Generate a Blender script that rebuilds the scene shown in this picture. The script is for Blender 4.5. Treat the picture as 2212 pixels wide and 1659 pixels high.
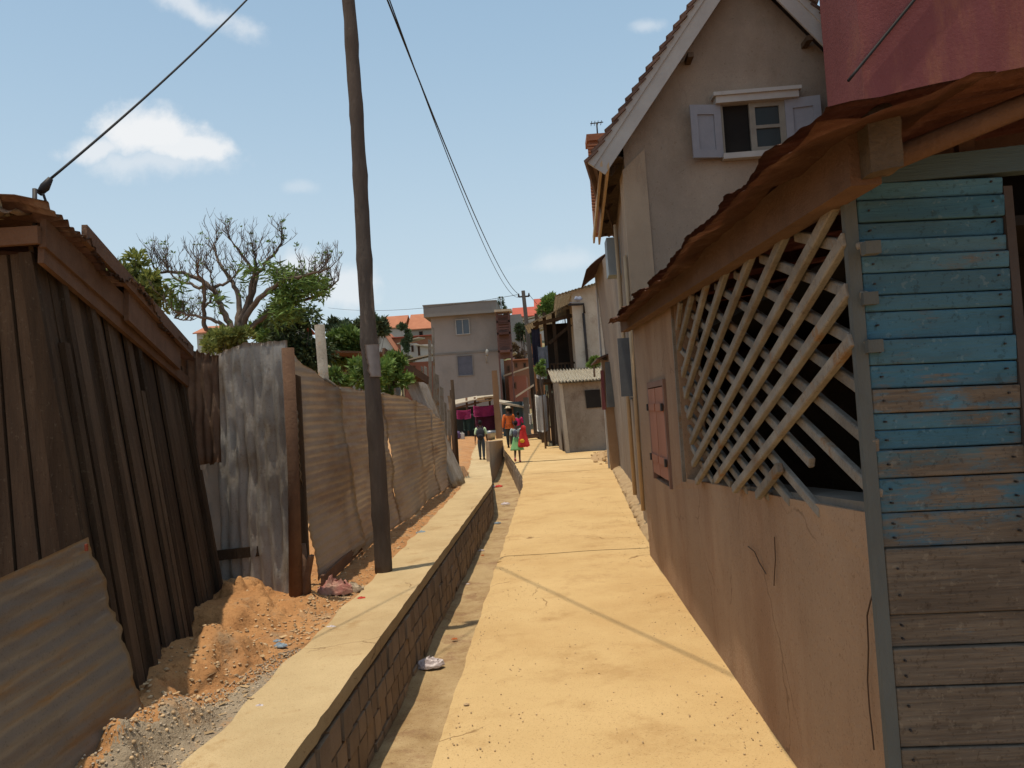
import bpy, bmesh, math, random
from mathutils import Vector, Matrix, noise, Quaternion
random.seed(7)
R = math.radians
S = bpy.context.scene
COL = S.collection
for _o in list(bpy.data.objects): bpy.data.objects.remove(_o)

# ---------------------------------------------------------------- camera
W0, H0, F0 = 2212.0, 1659.0, 1750.0
ROLL, CH = R(3.8), 1.55
PITCH, YAW = R(1.8858), R(2.4640)
def _cam_frame():
    cr, sr = math.cos(ROLL), math.sin(ROLL)
    cp, sp = math.cos(PITCH), math.sin(PITCH)
    cy, sy = math.cos(YAW), math.sin(YAW)
    def w(x, f, y):
        X, Y = x*cr + y*sr, -x*sr + y*cr
        d = (X, f*cp - Y*sp, f*sp + Y*cp)
        return Vector((d[0]*cy - d[1]*sy, d[0]*sy + d[1]*cy, d[2]))
    return w
_w = _cam_frame()
def ray(u, v): return _w(u - W0/2, F0, H0/2 - v)
CAM = Vector((0, 0, CH))
# surveying helpers: where a sight line meets a known wall / ground plane
def gz(u, v, z=0.0):
    r = ray(u, v); return CAM + r*((z - CH)/r.z)
def gx(u, v, X):
    r = ray(u, v); return CAM + r*(X/r.x)
def gy(u, v, Y):
    r = ray(u, v); return CAM + r*(Y/r.y)

cd = bpy.data.cameras.new('camera'); cam = bpy.data.objects.new('camera', cd); COL.objects.link(cam)
fw, rt, up = _w(0, 1, 0), _w(1, 0, 0), _w(0, 0, 1)
m = Matrix((rt, up, -fw)).transposed().to_4x4(); m.translation = CAM
cam.matrix_world = m
cd.sensor_width = 36; cd.lens = 36*F0/W0; cd.clip_start = .05; cd.clip_end = 3000
S.camera = cam

# ---------------------------------------------------------------- light
SUNV = Vector((-.125, -.075, 1)).normalized()
EL = math.asin(SUNV.z); AZ = math.atan2(SUNV.x, SUNV.y)
sl = bpy.data.lights.new('sun', 'SUN'); sl.energy = 3.3; sl.angle = R(.55); sl.color = (1, .88, .70)
so = bpy.data.objects.new('sun', sl); COL.objects.link(so)
so.rotation_euler = (-SUNV).to_track_quat('-Z', 'Y').to_euler(); so.location = (0, 0, 30)
S.view_settings.view_transform = 'Standard'; S.view_settings.look = 'None'
S.view_settings.exposure = 0.2; S.view_settings.gamma = 1
S.cycles.max_bounces = 6

wd = bpy.data.worlds.new('World'); S.world = wd; wd.use_nodes = True
nt = wd.node_tree; nt.nodes.clear()
def N(t, kind, **kw):
    n = t.nodes.new(kind)
    for k, v in kw.items(): setattr(n, k, v)
    return n
def math_(t, op, a, b=None, c=None, clamp=False):
    n = N(t, 'ShaderNodeMath', operation=op, use_clamp=clamp)
    for i, x in enumerate((a, b, c)):
        if x is None: continue
        if isinstance(x, (int, float)): n.inputs[i].default_value = x
        else: t.links.new(x, n.inputs[i])
    return n.outputs[0]
sky = N(nt, 'ShaderNodeTexSky', sky_type='NISHITA', sun_disc=False)
sky.sun_elevation = EL; sky.sun_rotation = AZ; sky.air_density = 1.0; sky.dust_density = 2.2; sky.ozone_density = 1.3
tc = N(nt, 'ShaderNodeTexCoord'); sp = N(nt, 'ShaderNodeSeparateXYZ'); nt.links.new(tc.outputs['Generated'], sp.inputs[0])
yy = math_(nt, 'MAXIMUM', sp.outputs[1], .05)
px_, pz_ = math_(nt, 'DIVIDE', sp.outputs[0], yy), math_(nt, 'DIVIDE', sp.outputs[2], yy)
cb = N(nt, 'ShaderNodeCombineXYZ'); nt.links.new(px_, cb.inputs[0]); nt.links.new(pz_, cb.inputs[1])
n1 = N(nt, 'ShaderNodeTexNoise'); n1.inputs['Scale'].default_value = 16; n1.inputs['Detail'].default_value = 9; n1.inputs['Roughness'].default_value = .6
nt.links.new(cb.outputs[0], n1.inputs['Vector'])
sub = N(nt, 'ShaderNodeVectorMath', operation='SUBTRACT'); nt.links.new(n1.outputs['Color'], sub.inputs[0]); sub.inputs[1].default_value = (.5, .5, .5)
acc = None
def blob(u, v, w, h, ang, dist, hard, amp):
    global acc
    r = ray(u, v); c = (r.x/r.y, r.z/r.y)
    mp = N(nt, 'ShaderNodeMapping', vector_type='TEXTURE')
    mp.inputs['Location'].default_value = (c[0], c[1], 0); mp.inputs['Rotation'].default_value = (0, 0, R(ang)); mp.inputs['Scale'].default_value = (w/F0, h/F0, 1)
    nt.links.new(cb.outputs[0], mp.inputs[0])
    ma = N(nt, 'ShaderNodeVectorMath', operation='MULTIPLY_ADD'); nt.links.new(sub.outputs[0], ma.inputs[0]); ma.inputs[1].default_value = (dist, dist, 0); nt.links.new(mp.outputs[0], ma.inputs[2])
    ln = N(nt, 'ShaderNodeVectorMath', operation='LENGTH'); nt.links.new(ma.outputs[0], ln.inputs[0])
    mr = N(nt, 'ShaderNodeMapRange', interpolation_type='SMOOTHSTEP'); nt.links.new(ln.outputs['Value'], mr.inputs[0])
    mr.inputs[1].default_value = 1.0; mr.inputs[2].default_value = hard; mr.inputs[3].default_value = 0; mr.inputs[4].default_value = amp
    acc = mr.outputs[0] if acc is None else math_(nt, 'MAXIMUM', acc, mr.outputs[0])
blob(330, 285, 145, 72, -12, 1.5, .35, .95)
blob(400, 318, 135, 48, -8, 1.5, .4, .9)
blob(215, 318, 120, 40, 5, 1.7, .3, .75)
blob(330, 352, 210, 46, -5, 2.0, .1, .5)
blob(420, 20, 200, 42, -28, 1.9, .1, .62)
blob(655, 585, 110, 75, -5, 1.5, .4, .62)
blob(745, 620, 90, 62, -10, 1.5, .4, .62)
blob(1400, 55, 60, 22, 0, 2.0, .1, .4)
blob(650, 405, 60, 22, -5, 2.0, .1, .25)
blob(1210, 560, 120, 34, 2, 2.0, .1, .3)
mx = N(nt, 'ShaderNodeMix', data_type='RGBA')
nt.links.new(acc, mx.inputs[0])
# a milky tropical sky: the clear sky mixed with thin high haze
mh = N(nt, 'ShaderNodeMix', data_type='RGBA'); mh.inputs[0].default_value = .5; _hz = N(nt, 'ShaderNodeMapRange', interpolation_type='SMOOTHSTEP'); nt.links.new(sp.outputs[2], _hz.inputs[0]); _hz.inputs[1].default_value = .0; _hz.inputs[2].default_value = .62; _hz.inputs[3].default_value = .85; _hz.inputs[4].default_value = .42; nt.links.new(_hz.outputs[0], mh.inputs[0])
nt.links.new(sky.outputs[0], mh.inputs[6]); _hc = N(nt, 'ShaderNodeMix', data_type='RGBA'); nt.links.new(_hz.outputs[0], _hc.inputs[0]); _hc.inputs[6].default_value = (1.5, 4.1, 5.9, 1); _hc.inputs[7].default_value = (5.4, 6.0, 6.3, 1); nt.links.new(_hc.outputs[2], mh.inputs[7])
nt.links.new(mh.outputs[2], mx.inputs[6]); mx.inputs[7].default_value = (6.6, 6.7, 6.8, 1)
bg = N(nt, 'ShaderNodeBackground'); bg.inputs['Strength'].default_value = .118
nt.links.new(mx.outputs[2], bg.inputs[0])
wo = N(nt, 'ShaderNodeOutputWorld'); nt.links.new(bg.outputs[0], wo.inputs[0])

# ---------------------------------------------------------------- materials
_mats = {}
def M(name, c1, c2=None, scale=3.0, stretch=(1, 1, 1), rough=.9, bump=.25, bscale=40., var=0., metal=0., c3=None, s3=2., t3=.58, sharp=.04, st3=None, detail=7, spec=.25, trans=0.):
    if name in _mats: return _mats[name]
    c2 = c2 or tuple(x*.7 for x in c1)
    mt = bpy.data.materials.new(name); mt.use_nodes = True; t = mt.node_tree
    b = t.nodes['Principled BSDF']; b.inputs['Roughness'].default_value = rough; b.inputs['Metallic'].default_value = metal
    b.inputs['Specular IOR Level'].default_value = spec
    tc = N(t, 'ShaderNodeTexCoord'); mp = N(t, 'ShaderNodeMapping'); mp.inputs['Scale'].default_value = stretch
    t.links.new(tc.outputs['Object'], mp.inputs[0])
    at = N(t, 'ShaderNodeAttribute', attribute_name='var')
    off = N(t, 'ShaderNodeVectorMath', operation='MULTIPLY_ADD')
    t.links.new(at.outputs['Fac'], off.inputs[0]); off.inputs[1].default_value = (37, 19, 53); t.links.new(mp.outputs[0], off.inputs[2])
    n = N(t, 'ShaderNodeTexNoise'); n.inputs['Scale'].default_value = scale; n.inputs['Detail'].default_value = detail; n.inputs['Roughness'].default_value = .62
    t.links.new(off.outputs[0], n.inputs['Vector'])
    mr = N(t, 'ShaderNodeMapRange'); t.links.new(n.outputs['Fac'], mr.inputs[0]); mr.inputs[1].default_value = .3; mr.inputs[2].default_value = .7
    mx = N(t, 'ShaderNodeMix', data_type='RGBA'); t.links.new(mr.outputs[0], mx.inputs[0]); mx.inputs[6].default_value = (*c1, 1); mx.inputs[7].default_value = (*c2, 1)
    out = mx.outputs[2]
    if c3:
        n3 = N(t, 'ShaderNodeTexNoise'); n3.inputs['Scale'].default_value = s3; n3.inputs['Detail'].default_value = 9; n3.inputs['Roughness'].default_value = .7
        if st3:
            m3 = N(t, 'ShaderNodeMapping'); m3.inputs['Scale'].default_value = st3; m3.inputs['Location'].default_value = (3, 7, 5); t.links.new(tc.outputs['Object'], m3.inputs[0]); t.links.new(m3.outputs[0], n3.inputs['Vector'])
        else: t.links.new(off.outputs[0], n3.inputs['Vector'])
        r3 = N(t, 'ShaderNodeMapRange', interpolation_type='SMOOTHSTEP'); t.links.new(n3.outputs['Fac'], r3.inputs[0]); r3.inputs[1].default_value = t3 - sharp; r3.inputs[2].default_value = t3 + sharp
        m2 = N(t, 'ShaderNodeMix', data_type='RGBA'); t.links.new(r3.outputs[0], m2.inputs[0]); t.links.new(out, m2.inputs[6]); m2.inputs[7].default_value = (*c3, 1); out = m2.outputs[2]
    if var:
        hs = N(t, 'ShaderNodeHueSaturation'); t.links.new(out, hs.inputs['Color'])
        t.links.new(math_(t, 'MULTIPLY_ADD', at.outputs['Fac'], 2*var, 1 - var), hs.inputs['Value']); out = hs.outputs[0]
    t.links.new(out, b.inputs['Base Color'])
    if bump:
        nb = N(t, 'ShaderNodeTexNoise'); nb.inputs['Scale'].default_value = bscale; nb.inputs['Detail'].default_value = 6; nb.inputs['Roughness'].default_value = .65
        t.links.new(off.outputs[0], nb.inputs['Vector'])
        bp = N(t, 'ShaderNodeBump'); bp.inputs['Strength'].default_value = bump; bp.inputs['Distance'].default_value = .02
        t.links.new(nb.outputs['Fac'], bp.inputs['Height']); t.links.new(bp.outputs[0], b.inputs['Normal'])
    if trans:
        tr = N(t, 'ShaderNodeBsdfTranslucent'); t.links.new(out, tr.inputs[0])
        ms = N(t, 'ShaderNodeMixShader'); ms.inputs[0].default_value = trans
        t.links.new(b.outputs[0], ms.inputs[1]); t.links.new(tr.outputs[0], ms.inputs[2]); t.links.new(ms.outputs[0], t.nodes['Material Output'].inputs[0])
    _mats[name] = mt; return mt

concrete = M('concrete', (.57, .395, .185), (.51, .345, .155), 1.4, bump=.3, bscale=90, c3=(.45, .29, .125), s3=2.2, t3=.6, sharp=.09)
coping_m = M('coping_concrete', (.53, .40, .22), (.45, .335, .18), 2.0, bump=.35, bscale=70, c3=(.40, .27, .13), s3=3, t3=.62, sharp=.08)
silt = M('channel_silt', (.44, .32, .17), (.37, .26, .13), 2.5, bump=.5, bscale=35, c3=(.30, .19, .10), s3=3, t3=.57, sharp=.08)
earth = M('red_earth', (.48, .25, .10), (.37, .18, .07), 2.5, bump=.9, bscale=30, c3=(.34, .26, .165), s3=1.3, t3=.6, sharp=.08)
farearth = M('dry_earth', (.44, .25, .11), (.36, .19, .08), .6, bump=.5, bscale=8)
block_m = M('block_wall', (.34, .25, .17), (.26, .185, .12), 6, bump=.6, bscale=60, var=.16)
mortar = M('mortar', (.17, .12, .08), (.12, .085, .055), 8, bump=.5, bscale=80)
wood_dark = M('dark_planks', (.10, .066, .042), (.055, .037, .025), 5, stretch=(3, 3, .35), bump=.6, bscale=26, var=.38)
wood_dark.node_tree.nodes['Principled BSDF'].inputs['Specular IOR Level'].default_value = .1
wood_grey = M('grey_timber', (.27, .24, .20), (.18, .16, .135), 6, bump=.6, bscale=50, var=.2, c3=(.23, .14, .075), s3=5, t3=.6)
wood_brown = M('brown_timber', (.15, .082, .048), (.10, .053, .032), 6, bump=.5, bscale=50, var=.2)
log_m = M('pole_bark', (.115, .088, .07), (.07, .054, .044), 5, stretch=(1.5, 1.5, .35), bump=.9, bscale=22, c3=(.19, .145, .11), s3=3, t3=.62, sharp=.06)
log_far = M('far_pole_wood', (.05, .042, .036), (.035, .03, .027), 3, bump=0)
tin_grey = M('weathered_tin', (.53, .50, .46), (.43, .405, .375), 2.2, stretch=(1, 1, 1), rough=.6, bump=.15, metal=0, c3=(.38, .32, .25), s3=2.5, t3=.6, sharp=.1, var=.06, spec=.5)
tin_fence = M('dusty_tin', (.54, .45, .35), (.44, .365, .285), 1.6, stretch=(1, .6, 2), rough=.6, bump=.2, metal=0., c3=(.40, .27, .17), s3=1.6, t3=.63, sharp=.09, var=.1, spec=.4)
tin_stain = M('stained_tin', (.31, .285, .25), (.25, .23, .205), 1.5, rough=.55, metal=.25, bump=.15, c3=(.33, .22, .11), s3=2.0, st3=(1, .5, 4.5), t3=.57, sharp=.1, spec=.5)
rust = M('rust', (.17, .078, .045), (.115, .052, .032), 3, rough=.85, bump=.4, bscale=50, c3=(.25, .14, .09), s3=2.5, t3=.62, sharp=.08)
rust_sheet = M('rusty_sheet', (.18, .10, .065), (.125, .07, .046), 2.5, rough=.8, bump=.3, c3=(.30, .20, .13), s3=2, t3=.55, sharp=.12)
tin_far = M('far_tin', (.45, .38, .28), (.33, .27, .19), 2, rough=.6, bump=0)
plaster_brown = M('brown_plaster', (.37, .24, .15), (.29, .185, .115), 1.1, bump=.5, bscale=45, c3=(.42, .28, .175), s3=.9, st3=(1, 1, .45), t3=.6, sharp=.14)
plaster_dark = M('dark_plaster', (.275, .22, .17), (.22, .175, .135), 1.0, bump=.4, bscale=30, c3=(.32, .255, .195), s3=.8, t3=.57, sharp=.15)
plaster_red = M('red_plaster', (.20, .065, .065), (.165, .052, .054), .9, bump=.3, bscale=30, c3=(.27, .11, .07), s3=1.2, st3=(1.5, 1, .35), t3=.6, sharp=.12)
plaster_white = M('pale_plaster', (.52, .47, .38), (.42, .37, .29), 1.2, bump=.3, bscale=30, c3=(.30, .25, .19), s3=.9, t3=.62, sharp=.1)
plaster_shed = M('stained_shed_plaster', (.30, .255, .20), (.23, .19, .145), 1.2, bump=.4, bscale=30, c3=(.17, .12, .085), s3=1.1, t3=.6, sharp=.1)
plaster_grey = M('grey_render', (.27, .25, .225), (.235, .215, .195), .35, bump=.2, bscale=10, c3=(.20, .19, .175), s3=.25, t3=.56, sharp=.14)
concrete_grey = M('grey_concrete', (.20, .195, .18), (.165, .16, .15), .6, bump=.3, bscale=12)
paint_white = M('white_paint', (.40, .385, .36), (.33, .31, .29), 3, rough=.65, bump=.15, c3=(.22, .17, .13), s3=3, t3=.68, sharp=.04)
paint_lilac = M('pale_grey_shutter_paint', (.25, .25, .27), (.20, .20, .225), 4, rough=.65, bump=.15)
cream = M('cream_timber', (.46, .33, .20), (.36, .25, .15), 4, bump=.2)
paint_blue = M('worn_blue_paint', (.085, .20, .265), (.065, .145, .185), 2.2, stretch=(.6, 1, 5), rough=.7, bump=.5, bscale=40, var=.2, c3=(.13, .125, .10), s3=2.6, t3=.6, sharp=.1)
paint_orange = M('faded_orange_paint', (.40, .18, .115), (.33, .145, .09), 3, stretch=(1, 1, .4), bump=.2, c3=(.30, .16, .11), s3=4, t3=.64)
tile_dark = M('weathered_tiles', (.13, .075, .055), (.085, .055, .045), 4, bump=.4, bscale=30, var=.3)
tile_orange = M('orange_roof_tiles', (.42, .17, .09), (.34, .13, .07), .8, bump=0, var=.15)
tile_red = M('red_roof_tin', (.42, .095, .06), (.35, .08, .05), .5, bump=0)
brick = M('brick', (.33, .135, .07), (.25, .10, .055), 2, bump=.3, bscale=20, c3=(.38, .22, .13), s3=1.3, t3=.6)
brick_far = M('far_brick', (.30, .135, .075), (.24, .11, .065), .7, bump=0)
void = M('dark_interior', (.02, .017, .014), (.012, .01, .009), 2, bump=0)  # near-black stand-in for the shade inside rooms and openings
glass = M('window_glass', (.03, .035, .035), (.02, .025, .025), 2, rough=.3, bump=0, spec=.2)
glass_far = M('far_window_glass', (.07, .095, .12), (.05, .07, .09), 1, rough=.3, bump=0, spec=.5)
metal_dark = M('dark_metal', (.035, .03, .03), (.025, .022, .02), 5, rough=.6, bump=0)
cable_m = M('black_cable', (.018, .018, .02), (.012, .012, .012), 5, rough=.7, bump=0)
paper = M('torn_paper', (.50, .44, .42), (.40, .34, .31), 9, bump=.2)
bark = M('tree_bark', (.17, .125, .095), (.11, .082, .062), 6, bump=.4, bscale=30)
twig_m = M('twigs', (.15, .115, .09), (.10, .075, .06), 6, bump=0)
leaf_a = M('leaf_green', (.17, .25, .055), (.09, .155, .035), 1.3, rough=.6, bump=0, var=.45, trans=.25, spec=.3)
leaf_b = M('leaf_dark', (.085, .12, .045), (.05, .078, .032), 1.5, rough=.65, bump=0, var=.45, trans=.15, spec=.3)
leaf_c = M('leaf_yellowgreen', (.24, .26, .07), (.14, .17, .045), 1.2, rough=.6, bump=0, var=.4, trans=.3)
leaf_far = M('leaf_far', (.085, .115, .05), (.055, .08, .04), .4, rough=.8, bump=0, var=.4)

def weather(mt, speck=.25, sscale=160, crack=0., cscale=.8, stain=.2, stscale=.7, ststr=(1, 1, 1), scol=(.5, .38, .25)):
    t = mt.node_tree; b = t.nodes['Principled BSDF']; src = b.inputs['Base Color'].links[0].from_socket
    tc = N(t, 'ShaderNodeTexCoord')
    def noi(sc, lo, hi, det=4, st=None):
        n = N(t, 'ShaderNodeTexNoise'); n.inputs['Scale'].default_value = sc; n.inputs['Detail'].default_value = det; n.inputs['Roughness'].default_value = .7
        m_ = N(t, 'ShaderNodeMapping'); m_.inputs['Scale'].default_value = st or (1, 1, 1); m_.inputs['Location'].default_value = (sc, 3, 1); t.links.new(tc.outputs['Object'], m_.inputs[0]); t.links.new(m_.outputs[0], n.inputs['Vector'])
        r = N(t, 'ShaderNodeMapRange', interpolation_type='SMOOTHSTEP'); t.links.new(n.outputs['Fac'], r.inputs[0]); r.inputs[1].default_value = lo; r.inputs[2].default_value = hi; return r.outputs[0], n
    def mixc(fac, col, amt):
        nonlocal src
        m_ = N(t, 'ShaderNodeMix', data_type='RGBA', blend_type='MULTIPLY'); t.links.new(math_(t, 'MULTIPLY', fac, amt), m_.inputs[0]); t.links.new(src, m_.inputs[6]); m_.inputs[7].default_value = (*col, 1); src = m_.outputs[2]
    if stain: f, _ = noi(stscale, .42, .68, 10, ststr); mixc(f, scol, stain)
    if speck:
        f, _ = noi(sscale, .60, .66, 2); mixc(f, (.35, .28, .22), speck)
        f, _ = noi(sscale*.3, .64, .69, 3); mixc(f, (.4, .3, .22), speck)
        f, _ = noi(sscale*.6, .32, .36, 2); f = math_(t, 'SUBTRACT', 1., f); m_ = N(t, 'ShaderNodeMix', data_type='RGBA', blend_type='ADD'); t.links.new(math_(t, 'MULTIPLY', f, speck*.3), m_.inputs[0]); t.links.new(src, m_.inputs[6]); m_.inputs[7].default_value = (.3, .27, .2, 1); src = m_.outputs[2]
    if crack:
        v = N(t, 'ShaderNodeTexVoronoi', feature='DISTANCE_TO_EDGE'); v.inputs['Scale'].default_value = cscale
        nd = N(t, 'ShaderNodeTexNoise'); nd.inputs['Scale'].default_value = 3; nd.inputs['Detail'].default_value = 8; t.links.new(tc.outputs['Object'], nd.inputs['Vector'])
        va = N(t, 'ShaderNodeVectorMath', operation='MULTIPLY_ADD'); t.links.new(nd.outputs['Color'], va.inputs[0]); va.inputs[1].default_value = (.35, .35, .35); t.links.new(tc.outputs['Object'], va.inputs[2]); t.links.new(va.outputs[0], v.inputs['Vector'])
        r = N(t, 'ShaderNodeMapRange'); t.links.new(v.outputs['Distance'], r.inputs[0]); r.inputs[1].default_value = .0; r.inputs[2].default_value = .009*cscale; r.inputs[3].default_value = 1; r.inputs[4].default_value = 0
        f, _ = noi(.9, .5, .6, 3); mixc(math_(t, 'MULTIPLY', r.outputs[0], f), (.3, .22, .16), crack)
    t.links.new(src, b.inputs['Base Color'])
weather(concrete, .4, 110, 1., .4, .4, .55, scol=(.72, .6, .46)); weather(coping_m, .4, 110, .8, .7, .35, .9, scol=(.62, .5, .38)); weather(silt, .6, 90, 0, 1, .6, 1.3, scol=(.5, .38, .26))
weather(plaster_brown, .35, 90, .6, 1.0, .5, .9, (1, 1, .35), scol=(.62, .45, .36)); weather(plaster_dark, .3, 60, .3, .7, .55, .6, (1, 1, .4), scol=(.62, .52, .45))
weather(plaster_red, .2, 60, .3, .8, .5, .8, (1, 1, .3), scol=(.7, .62, .55)); weather(tin_fence, .3, 90, 0, 1, .6, 1.2, (1, .4, 1.6), scol=(.6, .42, .28)); weather(tin_grey, .35, 70, 0, 1, .5, 1.8, (1, 1, .5), scol=(.6, .5, .4))
weather(tin_stain, .3, 90, 0, 1, .5, 1.2, (1, .5, 3), scol=(.75, .55, .35)); weather(rust, .3, 70, 0, 1, .6, 3, scol=(.5, .4, .35)); weather(wood_dark, .3, 60, 0, 1, .4, 3, (2, 2, .3), scol=(.5, .42, .36)); weather(wood_grey, .35, 80, 0, 1, .5, 5, scol=(.6, .45, .32))
weather(plaster_shed, .3, 30, .4, 1, .6, 1.0, (1, 1, .6), scol=(.45, .35, .28)); weather(plaster_white, .2, 30, .3, 1, .5, .8, (1, 1, .5), scol=(.6, .5, .42)); weather(plaster_grey, .15, 12, .2, .3, .4, .3, (1, 1, .5), scol=(.7, .66, .6)); weather(earth, .5, 60, 0, 1, .4, 2, scol=(.6, .5, .42))

# ---------------------------------------------------------------- building helpers
def nb():
    b = bmesh.new(); b.faces.layers.float.new('var'); return b
def setv(b, faces, v=None):
    l = b.faces.layers.float['var']; v = random.random() if v is None else v
    for f in faces: f[l] = v
def poly(b, pts, v=None):
    vs = [b.verts.new(p) for p in pts]; f = b.faces.new(vs); setv(b, [f], v); return f
def hexa(b, p, v=None):
    """8 points: bottom ring 0-3, top ring 4-7"""
    q = [b.verts.new(x) for x in p]
    fs = [b.faces.new([q[i] for i in ix]) for ix in ((3, 2, 1, 0), (4, 5, 6, 7), (0, 1, 5, 4), (1, 2, 6, 5), (2, 3, 7, 6), (3, 0, 4, 7))]
    setv(b, fs, v); return fs
def box(b, x0, x1, y0, y1, z0, z1, v=None):
    return hexa(b, [(x0, y0, z0), (x1, y0, z0), (x1, y1, z0), (x0, y1, z0), (x0, y0, z1), (x1, y0, z1), (x1, y1, z1), (x0, y1, z1)], v)
def beam(b, a, c, w, h, up=(0, 0, 1), v=None, rag=0.):
    """a bar from a to c, w across, h along 'up'"""
    a, c, up = Vector(a), Vector(c), Vector(up)
    d = (c - a).normalized(); s = d.cross(up).normalized(); u = s.cross(d).normalized()
    P = []
    for q in (a, c):
        for i, j in ((-1, -1), (1, -1), (1, 1), (-1, 1)):
            P.append(q + s*(i*w/2) + u*(j*h/2) + d*random.uniform(-rag, rag))
    return hexa(b, P, v)
def prism(b, pts, ext, v=None):
    """polygon pts extruded by vector ext"""
    ext = Vector(ext); n = len(pts)
    A = [b.verts.new(Vector(p)) for p in pts]; B = [b.verts.new(Vector(p) + ext) for p in pts]
    fs = [b.faces.new(A[::-1]), b.faces.new(B)] + [b.faces.new((A[i], A[(i+1) % n], B[(i+1) % n], B[i])) for i in range(n)]
    setv(b, fs, v); return fs
def tube(b, pts, r, n=8, v=None, cap=True):
    pts = [Vector(p) for p in pts]; rr = r if isinstance(r, (list, tuple)) else [r]*len(pts)
    rings = []; fs = []; ref = Vector((0.31, .17, .93))
    for i, p in enumerate(pts):
        d = (pts[min(i+1, len(pts)-1)] - pts[max(i-1, 0)]).normalized()
        s = d.cross(ref)
        if s.length < .1: s = d.cross(Vector((1, 0, 0)))
        s.normalize(); u = s.cross(d)
        rings.append([b.verts.new(p + (s*math.cos(k*2*math.pi/n) + u*math.sin(k*2*math.pi/n))*rr[i]) for k in range(n)])
    for A, B in zip(rings, rings[1:]):
        for k in range(n): fs.append(b.faces.new((A[k], A[(k+1) % n], B[(k+1) % n], B[k])))
    if cap and n > 2: fs.append(b.faces.new(rings[0][::-1])); fs.append(b.faces.new(rings[-1]))
    for f in fs: f.smooth = True
    setv(b, fs, v); return rings
def surf(b, fn, nu, nv, v=None, keep=None, smooth=True):
    g = [[b.verts.new(fn(i/nu, j/nv)) for j in range(nv+1)] for i in range(nu+1)]; fs = []
    for i in range(nu):
        for j in range(nv):
            if keep and not keep((i+.5)/nu, (j+.5)/nv): continue
            f = b.faces.new((g[i][j], g[i+1][j], g[i+1][j+1], g[i][j+1])); f.smooth = smooth; fs.append(f)
    setv(b, fs, v)
    for row in g:
        for q in row:
            if not q.link_faces: b.verts.remove(q)
    return fs
def blobm(b, c, r, sub=1, jit=.2, v=None, sq=(1, 1, 1)):
    res = bmesh.ops.create_icosphere(b, subdivisions=sub, radius=1.0)
    o = Vector((random.random()*50, random.random()*50, 0))
    for q in res['verts']:
        k = 1 + jit*noise.noise(q.co*1.7 + o)*2
        q.co = Vector((q.co.x*sq[0], q.co.y*sq[1], q.co.z*sq[2]))*r*k + Vector(c)
    fs = {f for q in res['verts'] for f in q.link_faces}
    setv(b, fs, v)
    for f in fs: f.smooth = True
def corr(b, p00, p10, p11, p01, waves, amp, along='v', nrm=None, dent=0., nseg=10, rag=0., sag=None, v=None, keep=None, seed=0):
    """corrugated sheet: u runs p00->p10, v runs p00->p01; ridges run along 'v' (waves counted across u) or along 'u'"""
    p00, p10, p11, p01 = map(Vector, (p00, p10, p11, p01))
    n = Vector(nrm) if nrm else (p10 - p00).cross(p01 - p00).normalized()
    def f(u, w):
        p = (p00*(1-u) + p10*u)*(1-w) + (p01*(1-u) + p11*u)*w
        ph = (u if along == 'v' else w)*waves*2*math.pi
        k = amp*math.sin(ph)
        if dent: k += dent*noise.noise(Vector((u*4 + seed, w*4, seed*1.3))) + dent*.5*noise.noise(Vector((u*11 + seed, w*11, 2)))
        p = p + n*k
        if rag:
            e = rag*noise.noise(Vector((u*14, seed, w*14)))
            if along == 'v': p += (p01 - p00).normalized()*e*(1 if w > .99 or w < .01 else 0)
            else: p += (p10 - p00).normalized()*e*(1 if u > .99 or u < .01 else 0)
        if sag: p = sag(u, w, p)
        return p
    fine = int(waves*6)
    nu, nv = (fine, nseg) if along == 'v' else (nseg, fine)
    return surf(b, f, nu, nv, v, keep)
def link(name, b, mats, parent=None, loc=None):
    me = bpy.data.meshes.new(name)
    if loc is None:
        if parent is not None: loc = parent['_w']
        else:
            lo = [min(q.co[i] for q in b.verts) for i in range(3)]; hi = [max(q.co[i] for q in b.verts) for i in range(3)]
            loc = ((lo[0]+hi[0])/2, (lo[1]+hi[1])/2, lo[2])
    loc = Vector(loc)
    bmesh.ops.translate(b, verts=b.verts, vec=-loc)
    b.to_mesh(me); b.free()
    for mt in (mats if isinstance(mats, (list, tuple)) else [mats]): me.materials.append(mt)
    o = bpy.data.objects.new(name, me); COL.objects.link(o)
    WL[o.name] = loc
    if parent is not None:
        o.parent = parent[ '_o']; o.location = loc - Vector(parent['_w'])
    else: o.location = loc
    return o
WL = {}
def T(o, label, cat, group=None):
    o = o['_o'] if isinstance(o, dict) else o
    o['label'] = label; o['category'] = cat
    if group: o['group'] = group
    return o
def thing(name, label, cat, loc, group=None):
    o = bpy.data.objects.new(name, None); COL.objects.link(o); o.location = loc; o.empty_display_size = .2
    T(o, label, cat, group); return {'_o': o, '_w': Vector(loc)}
def part(name, b, mt, th, label=None):
    o = link(name, b, mt, th, loc=th['_w'])
    if label: o['label'] = label
    return {'_o': o, '_w': Vector(th['_w'])}
def struct(name, b, mt):
    o = link(name, b, mt, None, (0, 0, 0)); o['kind'] = 'structure'; return o
def single(name, b, mt, label, cat, group=None, loc=None):
    return T(link(name, b, mt, None, loc), label, cat, group)
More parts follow.
